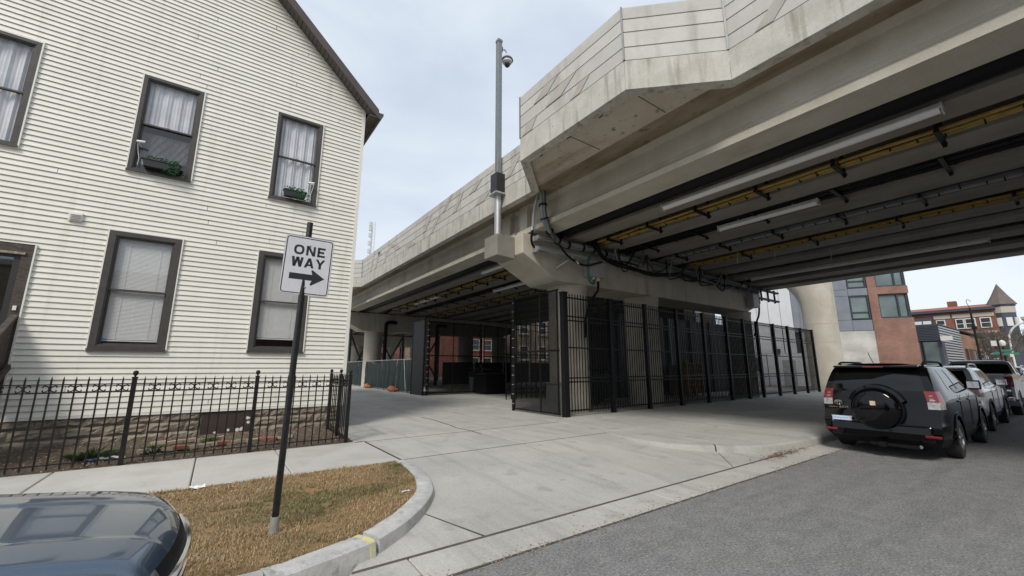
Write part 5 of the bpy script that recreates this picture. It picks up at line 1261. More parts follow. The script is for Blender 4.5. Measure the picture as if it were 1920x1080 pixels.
# tailgate details of the black car
sw_ = empty('spare_wheel', (-.02, -.02, .86)); sw_.parent = CAR1
MB().lathe([(0, -.175), (.20, -.172), (.30, -.16), (.345, -.13), (.365, -.08), (.37, .12)], 40, axis='x').build('cover', 'paint_black', sw_, smooth=True)
MB().lathe([(.37, -.02), (.382, -.02), (.382, .10), (.37, .10)], 40, axis='x').build('cover_rim', 'trim_black', sw_, smooth=True)
MB().box(-.180, -.172, -.035, .045, .06, .14).build('sticker', 'sticker', sw_, bevel=.01)
b = MB(); n = 20
for i in range(n+1):
    a = R(20+140*i/n); c, s_ = math.cos(a), math.sin(a)
    for rr_, xx in ((.38, -.02), (.43, .0), (.44, .14)): b.v.append((xx, rr_*c, rr_*s_))
b.f = [(i*3+j, (i+1)*3+j, (i+1)*3+j+1, i*3+j+1) for i in range(n) for j in range(2)]
b.build('spare_shroud', 'paint_black', sw_, smooth=True)
def number_plate(T, x, y, z, txt=None, w=.31, h=.155):
    p = MB().box(x-.012, x, y-w/2, y+w/2, z-h/2, z+h/2).build('number_plate', 'plate', T, bevel=.004)
    frame_ = MB(); frame_.box(x-.006, x+.004, y-w/2-.012, y+w/2+.012, z-h/2-.012, z-h/2); frame_.box(x-.006, x+.004, y-w/2-.012, y+w/2+.012, z+h/2, z+h/2+.012); frame_.build('plate_frame', 'chrome', T)
    MB().box(x-.0135, x-.012, y-w/2+.06, y+w/2-.01, z+h/2-.045, z+h/2-.012).build('plate_band', 'plate_pale', p)
    if txt:
        mtx = Matrix.Translation((x-.0140, y, z-.022)) @ Matrix(((0, 0, -1), (-1, 0, 0), (0, 1, 0))).to_4x4()
        place(text_mb(txt, .078, .0008), mtx).build('plate_text', 'plate_blue', p)
number_plate(CAR1, -.02, .53, .60, 'EY 57906')
def emblem(T, x, y, z):
    b = MB()
    for a, c, oz in ((.062, .042, 0), (.022, .040, .0), (.048, .016, .018)):
        b.tube([(x, y+a*math.cos(t), z+oz+c*math.sin(t)) for t in np.linspace(0, 2*math.pi, 25)], .006, 6, False)
    b.build('emblem', 'chrome', T, smooth=True)
emblem(CAR1, .075, .58, .93)
mtx = Matrix.Translation((.066, .50, .845)) @ Matrix(((0, 0, -1), (-1, 0, 0), (0, 1, 0))).to_4x4()
place(text_mb('RAV4', .062, .004), mtx).build('model_badge', 'chrome', CAR1)
MB().box(.06, .07, .60, .74, .838, .848).build('badge_strip', 'chrome', CAR1)
for yy in (.72, -.72): MB().box(-.052, -.03, yy-.10, yy+.10, .415, .455).build('reflector', 'lamp_red', CAR1, bevel=.006)
MB().box(-.05, .02, -.66, .66, .585, .605).build('bumper_edge', 'trim_black', CAR1, bevel=.006)
for sd_ in (1, -1): MB().prism([(.78, .13), (.80, .13), (.72, .40), (.66, .40)], 'y', sd_*.72, sd_*.90).build('mud_flap', 'trim_black', CAR1)
MB().bar((.03, .16, .23), (.03, -.5, .23), .05).build('tow_bar', 'trim_black', CAR1); MB().box(-.06, .10, -.08, .02, .19, .27).build('hitch', 'trim_black', CAR1)
MB().tube([(.05, -.52, .24), (.35, -.52, .25)], .03, 10).build('exhaust', 'chrome', CAR1, smooth=True)
MB().tube(crom([(.75, .10, 1.69), (.60, .10, 1.80), (.50, .10, 1.90)]), [.006]*13, 6).build('antenna', 'trim_black', CAR1)
MB().bar((.19, -.25, 1.20), (.24, .35, 1.30), .014).build('rear_wiper', 'trim_black', CAR1)

rowsB = [(.24, .80, .25, 4.45), (.42, .885, .08, 4.62), (.58, .91, .04, 4.66), (.68, .91, .06, 4.65), (.82, .915, .12, 4.58), (.98, .915, .14, 4.40), (1.06, .90, .15, 3.95), (1.13, .87, .20, 3.50), (1.53, .74, .55, 2.70), (1.58, .70, .62, 2.55), (1.645, .58, .70, 2.38), (1.67, .30, .76, 2.26), (1.675, 0, .78, 2.22)]
CAR2 = suv((15.45, 2.62, 0), 'silver white parked car between the black car and the pickup', 'paint_white', rowsB, 2.78, 1.05, .35, .42, .915, rails='alu', lamp='red')
number_plate(CAR2, .06, 0, .80)
CAR4 = suv((28.9, 2.6, 0), 'pale parked car with red tail lights beyond the pickup at the right edge', 'paint_white', rowsB, 2.78, 1.05, .35, .42, .915, rails='alu', lamp='red')

# pickup: cab and nose from one loft, bed as its own walls
PK = empty('pickup_truck', (21.7, 2.62, 0)); tag(PK, 'silver pickup truck parked in front of the silver white car', 'pickup truck', 'vehicles parked along the kerb')
rowsP = [(.34, .84, 2.35, 5.45), (.52, .93, 2.33, 5.62), (.72, .95, 2.32, 5.65), (.88, .955, 2.32, 5.64), (1.02, .96, 2.31, 5.60), (1.14, .955, 2.31, 5.45), (1.22, .945, 2.31, 4.9), (1.32, .92, 2.31, 4.45), (1.74, .80, 2.42, 3.72), (1.80, .77, 2.46, 3.60), (1.86, .66, 2.52, 3.42), (1.885, .35, 2.56, 3.3), (1.89, 0, 2.58, 3.25)]
whP = [(1.15, .40), (4.70, .40)]
def clsP(reg, sd_, u, t, v):
    if v < 1: return ('lower_trim', 'trim_black')
    if reg == 'rear': return ('rear_window', 'glass_car') if 7 < v < 8 and abs(t) < .90 else ('cab', 'paint_silver')
    if reg == 'side':
        if 7 < v < 8:
            for k, (a, c) in enumerate(((.08, .42), (.46, .86))):
                if a < u < c: return ('side_window', 'glass_car', sd_, k)
        return ('cab', 'paint_silver')
    if 7 < v < 8 and abs(t) < .93: return ('windscreen', 'glass_car')
    if 3 < v < 5 and abs(t) > .65: return ('headlight', 'lamp_clear', sd_)
    if 2 < v < 5 and abs(t) < .6: return ('grille', 'trim_black')
    return ('cab', 'paint_silver')
car_body(PK, rowsP, clsP, whP, .47, [.08, .42, .46, .86], [-.93, -.9, -.65, -.6, .6, .65, .9, .93], crown=(.02, .10), taper=((.2, .01), (.8, .12)))
for sd_ in (1, -1):
    b = MB(); pr = [(0.02, .55), (.62, .55)]+[(1.15+.49*math.cos(a), .40+.49*math.sin(a)) for a in np.linspace(math.pi*.89, math.pi*.11, 13)]+[(1.68, .55), (2.30, .55), (2.30, 1.36), (2.2, 1.38), (.02, 1.38)]
    b.prism(pr, 'y', sd_*.87, sd_*.955); b.build('bed_side', 'paint_silver', PK, bevel=.02)
    tl = MB(); tl.prism([(-.015, .98), (.14, .98), (.10, 1.30), (-.015, 1.33)], 'y', sd_*.78, sd_*.968); tl.build('tail_light', 'lamp_red', PK, bevel=.02)
    for wx, wz in whP: wheel(PK, wx, sd_*.83, .40, .26, sd_)
MB().box(.0, .07, -.775, .775, .66, 1.38).build('tailgate', 'paint_silver', PK, bevel=.02)
MB().box(-.01, .0, -.22, .22, 1.26, 1.33).build('tailgate_handle', 'trim_black', PK)
MB().box(.07, 2.3, -.87, .87, .62, .70).build('bed_floor', 'trim_black', PK)
MB().box(-.14, .06, -.92, .92, .50, .64).build('rear_bumper', 'chrome', PK, bevel=.03)
MB().box(.3, 5.2, -.6, .6, .34, .55).build('frame', 'trim_black', PK)
MB().box(2.44, 2.48, -.15, .15, 1.80, 1.835).build('brake_light', 'lamp_red', PK)
arches(PK, whP, .47, .955, 'paint_silver'); mirrors(PK, 4.0, .93, 1.40, 'trim_black'); handles(PK, (2.75,), .958, 1.12, 'paint_silver')
number_plate(PK, -.15, 0, .57)

# blue grey car whose bonnet fills the lower left corner
BL = empty('parked_car', (-4.77, 2.62, 0)); tag(BL, 'dark blue grey car parked at the kerb by the lawn, only its bonnet in view', 'car')
rowsC = [(.24, .78, .25, 4.40), (.42, .885, .08, 4.55), (.54, .92, .04, 4.60), (.64, .925, .06, 4.61), (.73, .93, .12, 4.605), (.80, .93, .14, 4.59), (.862, .915, .15, 4.53), (.91, .895, .155, 4.34), (.955, .885, .16, 3.98), (1.02, .872, .20, 3.42), (1.50, .74, .55, 2.60), (1.56, .70, .62, 2.45), (1.62, .58, .70, 2.30), (1.65, .30, .76, 2.2), (1.655, 0, .78, 2.16)]
whC = [(.98, .35), (3.66, .35)]
def clsC(reg, sd_, u, t, v):
    if v < 1: return ('lower_trim', 'trim_black')
    if reg == 'rear':
        if 9 < v < 10 and abs(t) < .86: return ('rear_window', 'glass_car')
        if abs(t) > .75 and 5 < v < 8: return ('tail_light', 'lamp_red', sd_)
        return ('body', 'paint_blue')
    if reg == 'side':
        if 9 < v < 10:
            for k, (a, c) in enumerate(((.10, .235), (.255, .485), (.52, .80), (.81, .90))):
                if a < u < c: return ('side_window', 'glass_car', sd_, k)
            if .10 < u < .90: return ('window_pillar', 'trim_black', sd_, round(u*4))
        if u > .965 and 3 < v < 5.6: return ('headlight', 'lamp_head', sd_)
        return ('body', 'paint_blue')
    if 9 < v < 10 and abs(t) < .93: return ('windscreen', 'glass_car')
    if 3 < v < 5.6 and abs(t) > .55: return ('headlight', 'lamp_head', sd_)
    if 2 < v < 5.6 and abs(t) < .55: return ('grille', 'trim_black')
    if v > 5.6 and v < 9: return ('bonnet', 'paint_blue') if abs(t) < .985 else ('bonnet_gap', 'trim_black', sd_)
    return ('body', 'paint_blue')
def hoodC(t, v):
    k = max(0, min(1, (v-5.2)/1.3))*max(0, min(1, (9.4-v)/.6)); e = max(0, min(1, (.74-.10*(9-v)/4-abs(t))/.07)); e = e*e*(3-2*e)
    e2 = max(0, min(1, (.40-.05*(9-v)/4-abs(t))/.06)); e2 = e2*e2*(3-2*e2)
    return k*(.030*(1-t*t)+.020*e-.010*e2)
car_body(BL, rowsC, clsC, whC, .42, [.10, .235, .255, .485, .52, .80, .81, .90, .965], [-.985, -.93, -.86, -.75, -.58, -.55, .55, .58, .75, .86, .93, .985]+list(np.linspace(-.8, .8, 65)), hoodz=hoodC, sub=5, taper=((.5, .07), (.55, .15)), crown=(.05, .15))
for z in (.575, .63, .685, .735): MB().tube([(4.60+.15*(1-t*t), t*.80, z) for t in np.linspace(-.52, .52, 9)], .012, 6).build('grille_bar', 'chrome', BL, smooth=True)
for z in (.54, .79): MB().tube([(4.60+.15*(1-t*t), t*.80, z) for t in np.linspace(-.56, .56, 11)], .018, 8).build('grille_trim', 'chrome', BL, smooth=True)
for sd_ in (1, -1):
    MB().lathe([(0, -.02), (.055, -.02), (.06, .02), (.05, .025), (0, .01)], 16, (4.56, sd_*.66, .695), 'x').build('headlight_lens', 'chrome', BL, smooth=True)
    for wx, wz in whC: wheel(BL, wx, sd_*.81, .35, .225, sd_)
arches(BL, whC, .42, .93, 'trim_black'); mirrors(BL, 3.05, .89, 1.13, 'paint_blue'); handles(BL, (1.2, 2.2), .932, .93, 'paint_blue')
MB().box(.25, 4.35, -.7, .7, .2, .42).build('underbody', 'trim_black', BL)
MB().prism([(4.57, .44), (4.72, .46), (4.74, .52), (4.60, .54)], 'y', -.45, .45).build('bumper_plate', 'alu', BL, bevel=.01)
# ------------------------------------------------------------------ things under the viaduct, behind the fence
def dumpster(x, y, rz, label):
    t = empty('dumpster', (x, y, ZS), rz); tag(t, label, 'dumpster')
    MB().prism([(-.9, .12), (.9, .12), (1.0, 1.25), (-1.0, 1.25)], 'y', -.6, .6).build('bin', 'green_bin', t, bevel=.02)
    for sx_ in (-.5, .5): MB().prism([(-.66, 1.26), (.62, 1.40), (.62, 1.45), (-.66, 1.31)], 'x', sx_-.49, sx_+.49).build('lid', 'black_plastic', t, bevel=.01)
    for sx_ in (-.8, .8):
        for sy in (-.45, .45): MB().lathe([(.07, -.02), (.07, .02)], 10, (sx_, sy, .07), 'y').build('caster', 'tyre', t)
    for z in (.5, .9): MB().box(-1.0, 1.0, -.63, -.59, z, z+.06).build('rib', 'green_bin', t)
    for sx_ in (-1.02, 1.02): MB().box(sx_-.05, sx_+.05, -.4, .4, .85, 1.0).build('fork_pocket', 'green_bin', t)
dumpster(12.0, 12.3, R(8), 'dark green dumpster behind the fence right of the first column')
dumpster(13.7, 13.1, R(-4), 'dark green dumpster behind the fence left of the second column')
dumpster(14.6, 23.6, R(20), 'dark dumpster far behind the chain link gate')
def cabinet(x, y, w, d, h, label, m='box_grey'):
    t = empty('utility_cabinet', (x, y, ZS)); tag(t, label, 'cabinet')
    MB().box(-w/2, w/2, -d/2, d/2, .05, h).build('box', m, t, bevel=.015); MB().box(-w/2-.03, w/2+.03, -d/2-.03, d/2+.03, h, h+.03).build('top', m, t, bevel=.008)
    MB().box(-w/2+.03, w/2-.03, -d/2-.015, -d/2+.002, .1, h-.06).build('door', m, t, bevel=.006); MB().box(w/2-.1, w/2-.07, -d/2-.03, -d/2-.014, h*.45, h*.6).build('handle', 'steel_black', t)
    MB().box(-w/2-.04, w/2+.04, -d/2-.04, d/2+.04, -.02, .05).build('plinth', 'conc_via', t)
cabinet(9.15, 10.35, .45, .5, .95, 'grey utility cabinet beside the first column behind the chain link panel')
cabinet(13.6, 23.2, .5, .5, .85, 'grey utility cabinet under the viaduct by the downpipe')
t = empty('black_bin', (13.0, 20.4, ZS)); tag(t, 'black box shaped bin standing at the gateway', 'bin')
MB().box(-.7, .7, -.6, .6, .03, 1.1).build('box', 'steel_black', t, bevel=.02); MB().box(-.73, .73, -.63, .63, 1.1, 1.16).build('lid', 'black_plastic', t, bevel=.01)
t = empty('yellow_cage', (20.9, 13.0, ZS)); tag(t, 'yellow steel storage cage behind the security fence', 'cage')
for x in (-.8, 0, .8): MB().box(x-.05, x+.05, -.5, -.4, 0, 1.75).build('post', 'yellow_steel', t)
for i in range(6): MB().box(-.8, .8, -.48, -.44, .25+i*.28, .33+i*.28).build('bar', 'yellow_steel', t)
MB().box(-.85, .85, -.4, .5, .12, 1.6).build('crate', 'chip', t); MB().box(-.95, -.75, -.62, -.5, 0, 1.9).build('bollard', 'yellow_steel', t, bevel=.03)
def downpipe(x, y, label):
    t = empty('downpipe', (x, y, 0)); tag(t, label, 'pipe'); MB().tube(crom([(.9, .2, 5.2), (.35, 0, 5.2), (.05, 0, 5.1), (0, 0, 4.7), (0, 0, 2.5), (0, 0, ZS)], 5), .14, 12).build('pipe', 'cable_black', t, smooth=True)
    for z in (1.2, 3.2): MB().box(-.17, .17, -.17, .17, z, z+.05).build('clamp', 'steel_black', t)
downpipe(10.75, 32.5, 'black downpipe on the column beyond the green fence'); downpipe(15.2, 32.5, 'black downpipe on the second column deep under the viaduct')
# inner picket fence and its neighbour seen through the near fence
IN = empty('inner_fence'); tag(IN, 'black steel fence between the first and second columns inside the lot', 'fence')
for i in range(10): MB().box(11.2+i*.30, 11.24+i*.30, 16.2, 16.24, ZS, 3.9).build('picket', 'steel_black', IN)
for z in (.4, 2.2, 3.7): MB().box(11.1, 14.1, 16.19, 16.25, z, z+.05).build('rail', 'steel_black', IN)
# steel cross bracing between far columns
for k, (x0, x1, y, lab) in enumerate(((11.2, 13.3, 45, 'rusty steel cross brace standing left beyond the green fence'), (14.6, 17.3, 46, 'rusty steel cross brace standing in the middle beyond the green fence'), (18.2, 21.3, 45, 'rusty steel cross brace seen through the open gate'))):
    t = empty('cross_brace', (x0, y, 0)); tag(t, lab, 'brace')
    w = x1-x0
    MB().bar((0, 0, .2), (w, 0, 5.2), .16, .16).build('diagonal', 'conduit_dark', t); MB().bar((0, .18, 5.2), (w, .18, .2), .16, .16).build('diagonal', 'conduit_dark', t)
    for x in (0, w): MB().box(x-.1, x+.1, -.1, .28, 0, 5.5).build('post', 'conduit_dark', t)

# ------------------------------------------------------------------ buildings
def building(name, loc, rz, w, d, h, wall, label, wins_, floors, fh=3.2, z0=1.0, wh=1.7, trim='white_trim', pane='win_dark', roof='limestone', cornice=True, depth_y=None):
    """front wall in local XZ at y = 0, facing -y"""
    B = empty(name, loc, rz); tag(B, label, 'building')
    MB().box(0, w, .12, d, -.1, h).build('wall', wall, B)
    for f_ in range(floors):
        for x0, x1 in wins_:
            z = z0+f_*fh
            if z+wh > h-.3: continue
            o = frame(MB(), x0, x1, z, z+wh, .09, .03, .14).build('window', trim, B)
            MB().box(x0+.09, x1-.09, .085, .115, z+.09, z+wh-.09).build('pane', pane, o); MB().box(x0+.09, x1-.09, .06, .084, z+wh/2-.03, z+wh/2+.03).build('meeting_rail', trim, o)
            MB().box(x0-.12, x1+.12, -.02, .118, z-.16, z).build('sill', 'limestone', o)
    if cornice: MB().box(-.15, w+.15, -.12, d, h, h+.35).build('cornice', roof, B)
    return B
pairs = lambda a, step, n, w: [(a+i*step, a+i*step+w) for i in range(n)]
building('brick_building', (14, 84, 0), 0, 17, 12, 13.5, 'brick_far', 'red brick apartment building far down the alley, leftmost', pairs(1, 2.7, 6, 1.5), 4, z0=1.6, wh=1.9)
building('brick_building', (32.5, 84, 0), 0, 10, 12, 12.5, 'brick_tan', 'tan brick building far down the alley behind the middle', pairs(1, 2.3, 4, 1.3), 4, z0=1.6)
building('brick_building', (33, 64, 0), 0, 17, 12, 13.0, 'brick_far', 'red brick apartment building seen through the open gate', pairs(1.2, 2.6, 6, 1.6), 4, z0=1.5, wh=1.9)
building('brick_building', (29.2, 41, 0), 0, 9, 3, 10.5, 'brick_tan', 'tan brick building behind the chain link panel', pairs(1.2, 3.0, 3, 1.4), 3, z0=2.6)
building('backdrop_block', (26.6, 16.2, 0), 0, 4.2, 14, 9.5, 'brick_dark', 'added dark brick block closing the bright gap behind the far bays of the security fence', [(1.2, 2.4)], 2, z0=1.4, trim='frame_dark')  # dark block put in to hide the bright sky under the pier cap
building('brick_building', (36.5, 33.5, 0), R(-48), 5, 8, 9, 'panel_white', 'grey clad building glimpsed between the first two pier columns', pairs(.5, 2.2, 2, 1.6), 2, z0=1.2, trim='frame_dark', pane='win_pale')
DS = empty('dark_backdrop', (16.3, 13.9, ZS)); tag(DS, 'added dark backdrop of tall corrugated sheets behind the far bays of the security fence', 'wall')  # backdrop added to keep the view behind the fence dark
for i in range(16): MB().prism([(i*.70, 0), (i*.70+.35, -.05), (i*.70+.69, 0), (i*.70+.69, .06), (i*.70, .06)], 'z', 0, 4.25).build('sheet', 'green_bin', DS)
for i in range(6): MB().box(i*2.2, i*2.2+.1, -.14, -.055, 0, 4.3).build('post', 'steel_black', DS)
for k in range(4):
    t = empty('construction_fence', (15.5+k*3.1, 31.8, ZS), R(-90)); tag(t, ['green windscreen panel deep in the lot, leftmost', 'green windscreen panel deep in the lot, second from left', 'green windscreen panel deep in the lot, third from left', 'green windscreen panel deep in the lot, rightmost'][k], 'fence', 'green construction fence panels')
    for y in (0, 3.0): MB().tube([(0, y, 0), (0, y, 2.0)], .025, 8).build('post', 'galv', t)
    b = MB()
    for i in range(21): b.v += [(-.04+.04*math.sin(i*1.1+k), .03+i*.147, .08), (-.04+.02*math.sin(i*1.7), .03+i*.147, 1.93)]
    b.f = [(2*i, 2*i+2, 2*i+3, 2*i+1) for i in range(20)]; b.build('windscreen', 'tarp', t, smooth=True)

# modern station building: local x runs left along its front, local +y away from the viewer
MD = empty('modern_building', (47.25, 8.47, 0), R(124.5)); tag(MD, 'modern building of red brick, blue grey panels and white cladding behind the parked vehicles', 'building')
MD.scale = (1, -1, 1)
def mbx(name, m, x0, x1, z0, z1, y0=0, y1=.3, parent=MD, bevel=0): return MB().box(x0, x1, y0, y1, z0, z1).build(name, m, parent, bevel=bevel)
mbx('brick_wall', 'brick_red', -.31, 2.5, 0, 5.78, 0, 9)
mbx('brick_pier', 'brick_red', 1.87, 2.5, 5.78, 17, .004, 9)
mbx('stone_base', 'stone_light', 2.5, 7.9, 0, 4.74, .03, 9)
for f_ in range(3):
    z = 5.80+f_*2.74
    mbx('spandrel', 'brick_red', -.28, 1.87, z+2.09, z+2.73, .0, 9)
    mbx('glazing', 'win_pale', -.1, 1.80, z+.03, z+2.06, .25, .35)
    mbx('floor_slab', 'white_trim', .6, 1.5, z+1.05, z+1.09, .36, .5) if f_ == 0 else None
    fr_ = frame(MB(), -.17, 1.87, z, z+2.088, .10, .12, .4).build('window_frame', 'frame_dark', MD)
    MB().box(.44, .56, .13, .38, z+.1, z+1.98).build('mullion', 'frame_dark', fr_)
    MB().box(-.24, -.171, .1, 6, z, z+2.088).build('corner_glazing', 'frame_dark', fr_)
for (x0, x1, z0, z1) in [(2.52, 3.93, 4.77, 5.70), (3.95, 5.5, 4.77, 5.70), (5.52, 7.2, 4.77, 5.70), (3.95, 5.5, 5.72, 7.84), (5.52, 7.2, 5.72, 7.84), (2.52, 3.93, 7.88, 8.50), (3.95, 5.5, 7.86, 8.42), (5.52, 7.2, 7.86, 8.42), (3.95, 5.5, 8.44, 10.8), (5.52, 7.2, 8.44, 10.8), (2.52, 3.93, 10.7, 12.5), (3.95, 5.5, 10.82, 13)]:
    mbx('panel', 'panel_blue', x0, x1, z0, z1, .05, .4, bevel=.010)
mbx('panel_backing', 'frame_dark', 2.5, 10.5, 4.74, 16, .30, 9)
for z, zt in ((5.76, 7.87), (8.54, 10.65)):
    o = frame(MB(), 2.56, 3.93, z, zt, .10, .02, .3).build('window_frame', 'frame_dark', MD)
    MB().box(2.66, 3.83, .14, .2, z+.1, zt-.1).build('pane', 'win_pale', o); MB().box(2.66, 3.83, .05, .25, z+.56, z+.66).build('transom', 'frame_dark', o)
for i in range(2): mbx('panel', 'panel_blue', 7.25+i*.55, 7.78+i*.55, 4.77, 13, .05, .4)
for i in range(4): mbx('white_panel', 'panel_white', 8.36+i*.95, 9.28+i*.95, 2.9, 14, .05, .4)
for i in range(5): mbx('white_panel', 'panel_white', 7.95+i*.95, 8.87+i*.95, .0, 2.88, .06, .4)
mbx('backing', 'frame_dark', 7.9, 12.2, 0, 14, .3, 9)
mbx('service_door', 'box_grey', 8.6, 9.6, .05, 2.3, .02, .1); mbx('louvre_vent', 'conduit_dark', 11.3, 12.0, 1.3, 2.5, .0, .1); mbx('wall_box', 'frame_dark', 9.7, 10.0, 2.9, 3.3, -.2, .06)

# low slatted pavilion at the corner and the long brick block along the street
LB = empty('pavilion_block', (60, 8.75, 0)); tag(LB, 'long low brick block with a dark slatted glazed pavilion at its corner', 'building')
MB().box(.3, 11.7, .3, 8, 0, 5.95).build('core', 'slate_metal', LB)
for i in range(10): MB().box(0, .3, .0, 7, 4.35+i*.165, 4.35+i*.165+.125).build('slat', 'slate_metal', LB)
for y0, y1 in ((.1, 1.4), (1.5, 4.2)):
    o = MB().box(.1, .28, y0, y1, .1, 4.3).build('window_frame', 'frame_dark', LB); MB().box(.06, .1, y0+.1, y1-.1, .2, 4.2).build('pane', 'win_pale', o)
MB().box(-.5, .0, -.9, -.1, 4.3, 4.75).build('entrance_sign', 'white_trim', LB)
for i in range(20): MB().box(.31, 11.7, -.02, .25, .3+i*.285, .3+i*.285+.16).build('rib', 'slat_light', LB)
MB().box(.0, 1.6, -.05, .2, 0, 4.3).build('corner_post', 'slate_metal', LB)
MB().box(11.7, 40, .0, 8, 0, 5.6).build('wall', 'brick_orange', LB)
for i in range(9):
    o = frame(MB(), 13+i*2.9, 15.2+i*2.9, 1.2, 3.9, .12, -.04, .1).build('window', 'brown_metal', LB); MB().box(13.1+i*2.9, 15.1+i*2.9, -.012, .02, 1.3, 3.8).build('pane', 'win_dark', o)
MB().box(.0, 40, -.08, 8, 5.96, 6.06).build('coping', 'slate_metal', LB)

# red brick corner building with a turret, front facing the street from the east
RB = empty('turret_building', (90, 7.1, 0)); tag(RB, 'red brick corner building with white windows and a pointed slate turret', 'building')
MB().box(.1, 12, 0, 16, 0, 9.9).build('wall', 'brick_far', RB)
MB().box(-.5, 12, -.1, 16, 9.9, 10.3).build('cornice', 'slate_metal', RB)
MB().prism([(-.5, 10.3), (3, 11.0), (3, 10.3)], 'y', .2, 16).build('roof', 'roof_red', RB)
for y0, y1 in ((.15, 4.3), (4.5, 6.3)): MB().box(0, .1, y0, y1, 8.95, 9.5).build('stone_band', 'limestone', RB)
for z in (5.6, 6.55): MB().box(0, .1, .0, 16, z, z+.3).build('stone_band', 'limestone', RB)
for z in (2.8, 7.3):
    for y0, y1 in ((.5, 1.6), (2.0, 3.1), (3.15, 4.05), (5.1, 6.1)):
        o = MB().box(-.05, .1, y0, y1, z, z+1.5).build('window', 'white_trim', RB); MB().box(-.07, -.05, y0+.12, y1-.12, z+.12, z+.70).build('pane', 'win_dark', o); MB().box(-.07, -.05, y0+.12, y1-.12, z+.80, z+1.38).build('pane', 'win_dark', o)
MB().box(-.9, .1, 6.4, 8.6, 6.2, 9.2).build('bay', 'slate_metal', RB)
for y0 in (6.5, 7.55): MB().box(-.95, -.9, y0, y0+.9, 7.2, 8.7).build('bay_window', 'white_trim', RB)
MB().box(3.5, 4.5, 4.0, 5.0, 10.3, 11.9).build('chimney', 'brick_far', RB)
MB().lathe([(1.25, 0), (1.25, 10.3), (1.4, 10.3), (1.4, 10.5)], 10, (1.5, -.6, 0)).build('turret', 'slate_metal', RB)
MB().lathe([(1.25, 9.3), (1.29, 9.3), (1.29, 10.2), (1.25, 10.2)], 10, (1.5, -.6, 0)).build('turret_band', 'limestone', RB)
MB().lathe([(1.55, 10.5), (.8, 11.9), (.03, 13.6)], 8, (1.5, -.6, 0)).build('turret_roof', 'roof_slate', RB)
for a in (160, 205, 250): MB().cbox((1.5+1.23*math.cos(R(a)), -.6+1.23*math.sin(R(a)), 8.0), (.2, .6, 1.2), Matrix.Rotation(R(a), 3, 'Z')).build('turret_window', 'white_trim', RB)
building('brick_building', (104, -6, 0), R(90), 11, 10, 8.5, 'brick_tan', 'tan grey building beyond the turret at the right edge', pairs(1, 2.6, 5, 1.4), 3, z0=1.8)

# bare street trees
def bare_tree(x, y, h, seed, label):
    r = random.Random(seed); t = empty('street_tree', (x, y, 0)); tag(t, label, 'tree', 'bare street trees')
    segs = []
    def grow(p, d, L, rad, dep):
        q = p+d*L; segs.append((p, q, rad, rad*.72, dep))
        if dep == 0: return
        for _ in range(3 if dep > 2 else 2+(r.random() > .4)):
            nd = (d+Vector((r.uniform(-.75, .75), r.uniform(-.75, .75), r.uniform(-.1, .45)))).normalized(); grow(q if r.random() > .3 else p.lerp(q, .7), nd, L*r.uniform(.6, .82), max(.011, rad*.62), dep-1)
    grow(Vector((0, 0, 0)), Vector((0, 0, 1)), h*.27, h*.022, 6)
    b = MB(); c = MB()
    for p, q, r0, r1, dep in segs: (b if dep >= 4 else c).tube([p, q], [r0, r1], 6 if dep > 2 else 4, False)
    b.build('trunk', 'bark', t); c.build('crown', 'bark', t)
bare_tree(64, 6.0, 7.0, 3, 'bare street tree nearest the pavilion'); bare_tree(72, 5.9, 7.5, 5, 'bare street tree in front of the turret'); bare_tree(82, 6.0, 8, 8, 'bare street tree farthest along the street'); bare_tree(60, 4.4, 6.5, 12, 'bare street tree at the right edge beside the lamp')

# street furniture along the far kerb
LP = empty('street_lamp', (70, 4.95, 0)); tag(LP, 'pale street lamp with a long curved arm at the right edge', 'street lamp')
MB().tube(crom([(0, 0, 0), (0, 0, 2.5), (0, .0, 4.4), (0, -.12, 5.2), (0, -.5, 5.9), (0, -1.2, 6.35), (0, -2.6, 6.7), (0, -4, 6.8)]), .085, 10).build('post', 'white_trim', LP, smooth=True)
MB().cbox((0, -4.3, 6.78), (.3, .7, .14)).build('lamp_head', 'galv', LP, bevel=.03)
DPO = empty('traffic_pole', (55, 5.76, 0)); tag(DPO, 'tall dark pole rising in front of the red brick building', 'pole')
MB().tube([(0, 0, 0), (0, 0, 6.9)], [.10, .07], 10).build('post', 'iron', DPO, smooth=True); MB().tube(crom([(0, 0, 6.9), (0, .12, 7.5), (0, .02, 7.7), (0, -.14, 7.5)]), .02, 6).build('hook', 'iron', DPO); MB().box(-.15, .15, -.2, .14, 5.0, 5.25).build('bracket', 'iron', DPO)
GL = empty('globe_lamp', (55.6, 4.38, 0)); tag(GL, 'ornamental lamp with a white globe beside the green street signs', 'street lamp')
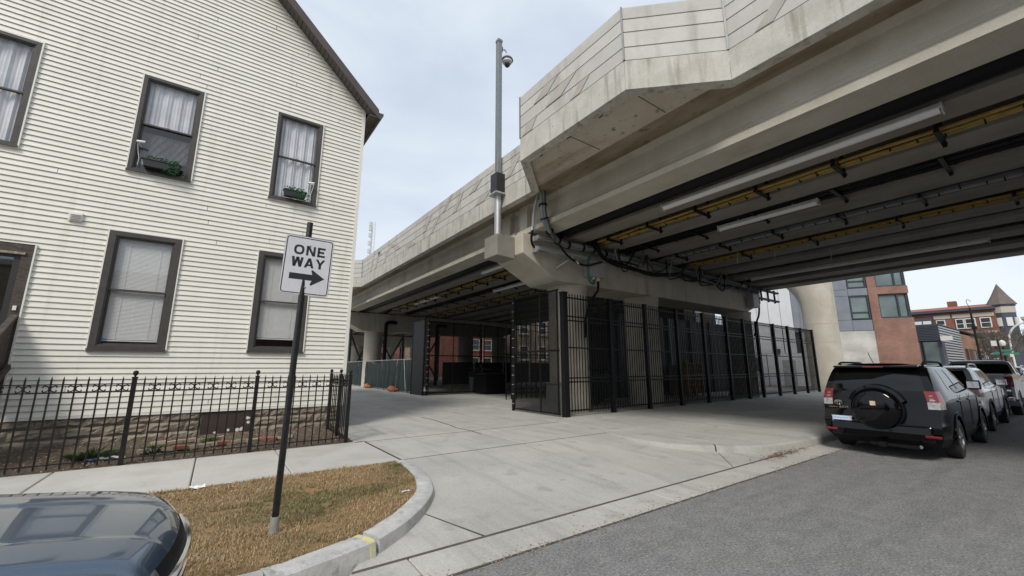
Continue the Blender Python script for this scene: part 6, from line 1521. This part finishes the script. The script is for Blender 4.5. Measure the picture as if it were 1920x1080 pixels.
MB().tube([(0, 0, 0), (0, 0, 3.45)], [.08, .06], 10).build('post', 'iron', GL, smooth=True); MB().lathe([(.07, 3.45), (.16, 3.5), (.22, 3.68), (.19, 3.85), (.08, 3.94), (0, 4.0)], 16).build('globe', 'white_trim', GL, smooth=True)
SS = empty('street_name_sign', (54.5, 4.50, 0)); tag(SS, 'green street name signs on a slim dark pole at the right edge', 'sign')
MB().tube([(0, 0, 0), (0, 0, 3.95)], .04, 8).build('post', 'iron', SS, smooth=True)
MB().box(-.02, .02, -.75, -.05, 2.95, 3.13).build('sign_blade', 'sign_green', SS); MB().box(-.06, -.02, -1.0, -.15, 2.66, 2.88).build('sign_blade', 'sign_green', SS); MB().box(-.02, .02, .05, .45, 2.72, 2.92).build('sign_blade', 'sign_green', SS)
MB().box(-.03, .03, .10, .42, 3.45, 3.9).build('bus_sign', 'white_trim', SS); MB().box(-.09, -.05, -.7, -.5, 2.5, 2.75).build('small_sign', 'white_trim', SS)

# radio mast behind the viaduct
MA = empty('radio_mast', (33.5, 120, 0)); tag(MA, 'slim white lattice radio mast rising behind the viaduct parapet', 'mast')
for sx_, sy in ((0, 0), (1.1, 0), (.55, .9)): MB().box(sx_-.09, sx_+.09, sy-.09, sy+.09, 0, 45).build('leg', 'white_trim', MA)
for i in range(30): MB().bar((0 if i % 2 else 1.1, 0, 28+i*.57), (1.1 if i % 2 else 0, 0, 28.57+i*.57), .07).build('lacing', 'white_trim', MA)
for z in (33, 35, 37.5, 40, 42, 43.5): MB().box(-.75, -.15, -.3, .2, z, z+1.3).build('antenna', 'white_trim', MA)

# the row across the street behind the viewpoint: seen only as reflections in panes and paint
building('brick_building', (-3, -17, 0), R(180), 9, 10, 8.0, 'brick_tan', 'tan house across the street, mirrored only in window glass', pairs(1, 2.6, 3, 1.3), 2, z0=1.6)
building('brick_building', (8.5, -17, 0), R(180), 9.5, 10, 10.5, 'brick_far', 'red brick flats across the street, mirrored only in car paint', pairs(1, 2.6, 3, 1.3), 3, z0=1.6)
building('brick_building', (-14, -17, 0), R(180), 12, 10, 9.0, 'brick_orange', 'orange brick house across the street, mirrored only in window glass', pairs(1, 2.6, 4, 1.3), 2, z0=1.6)
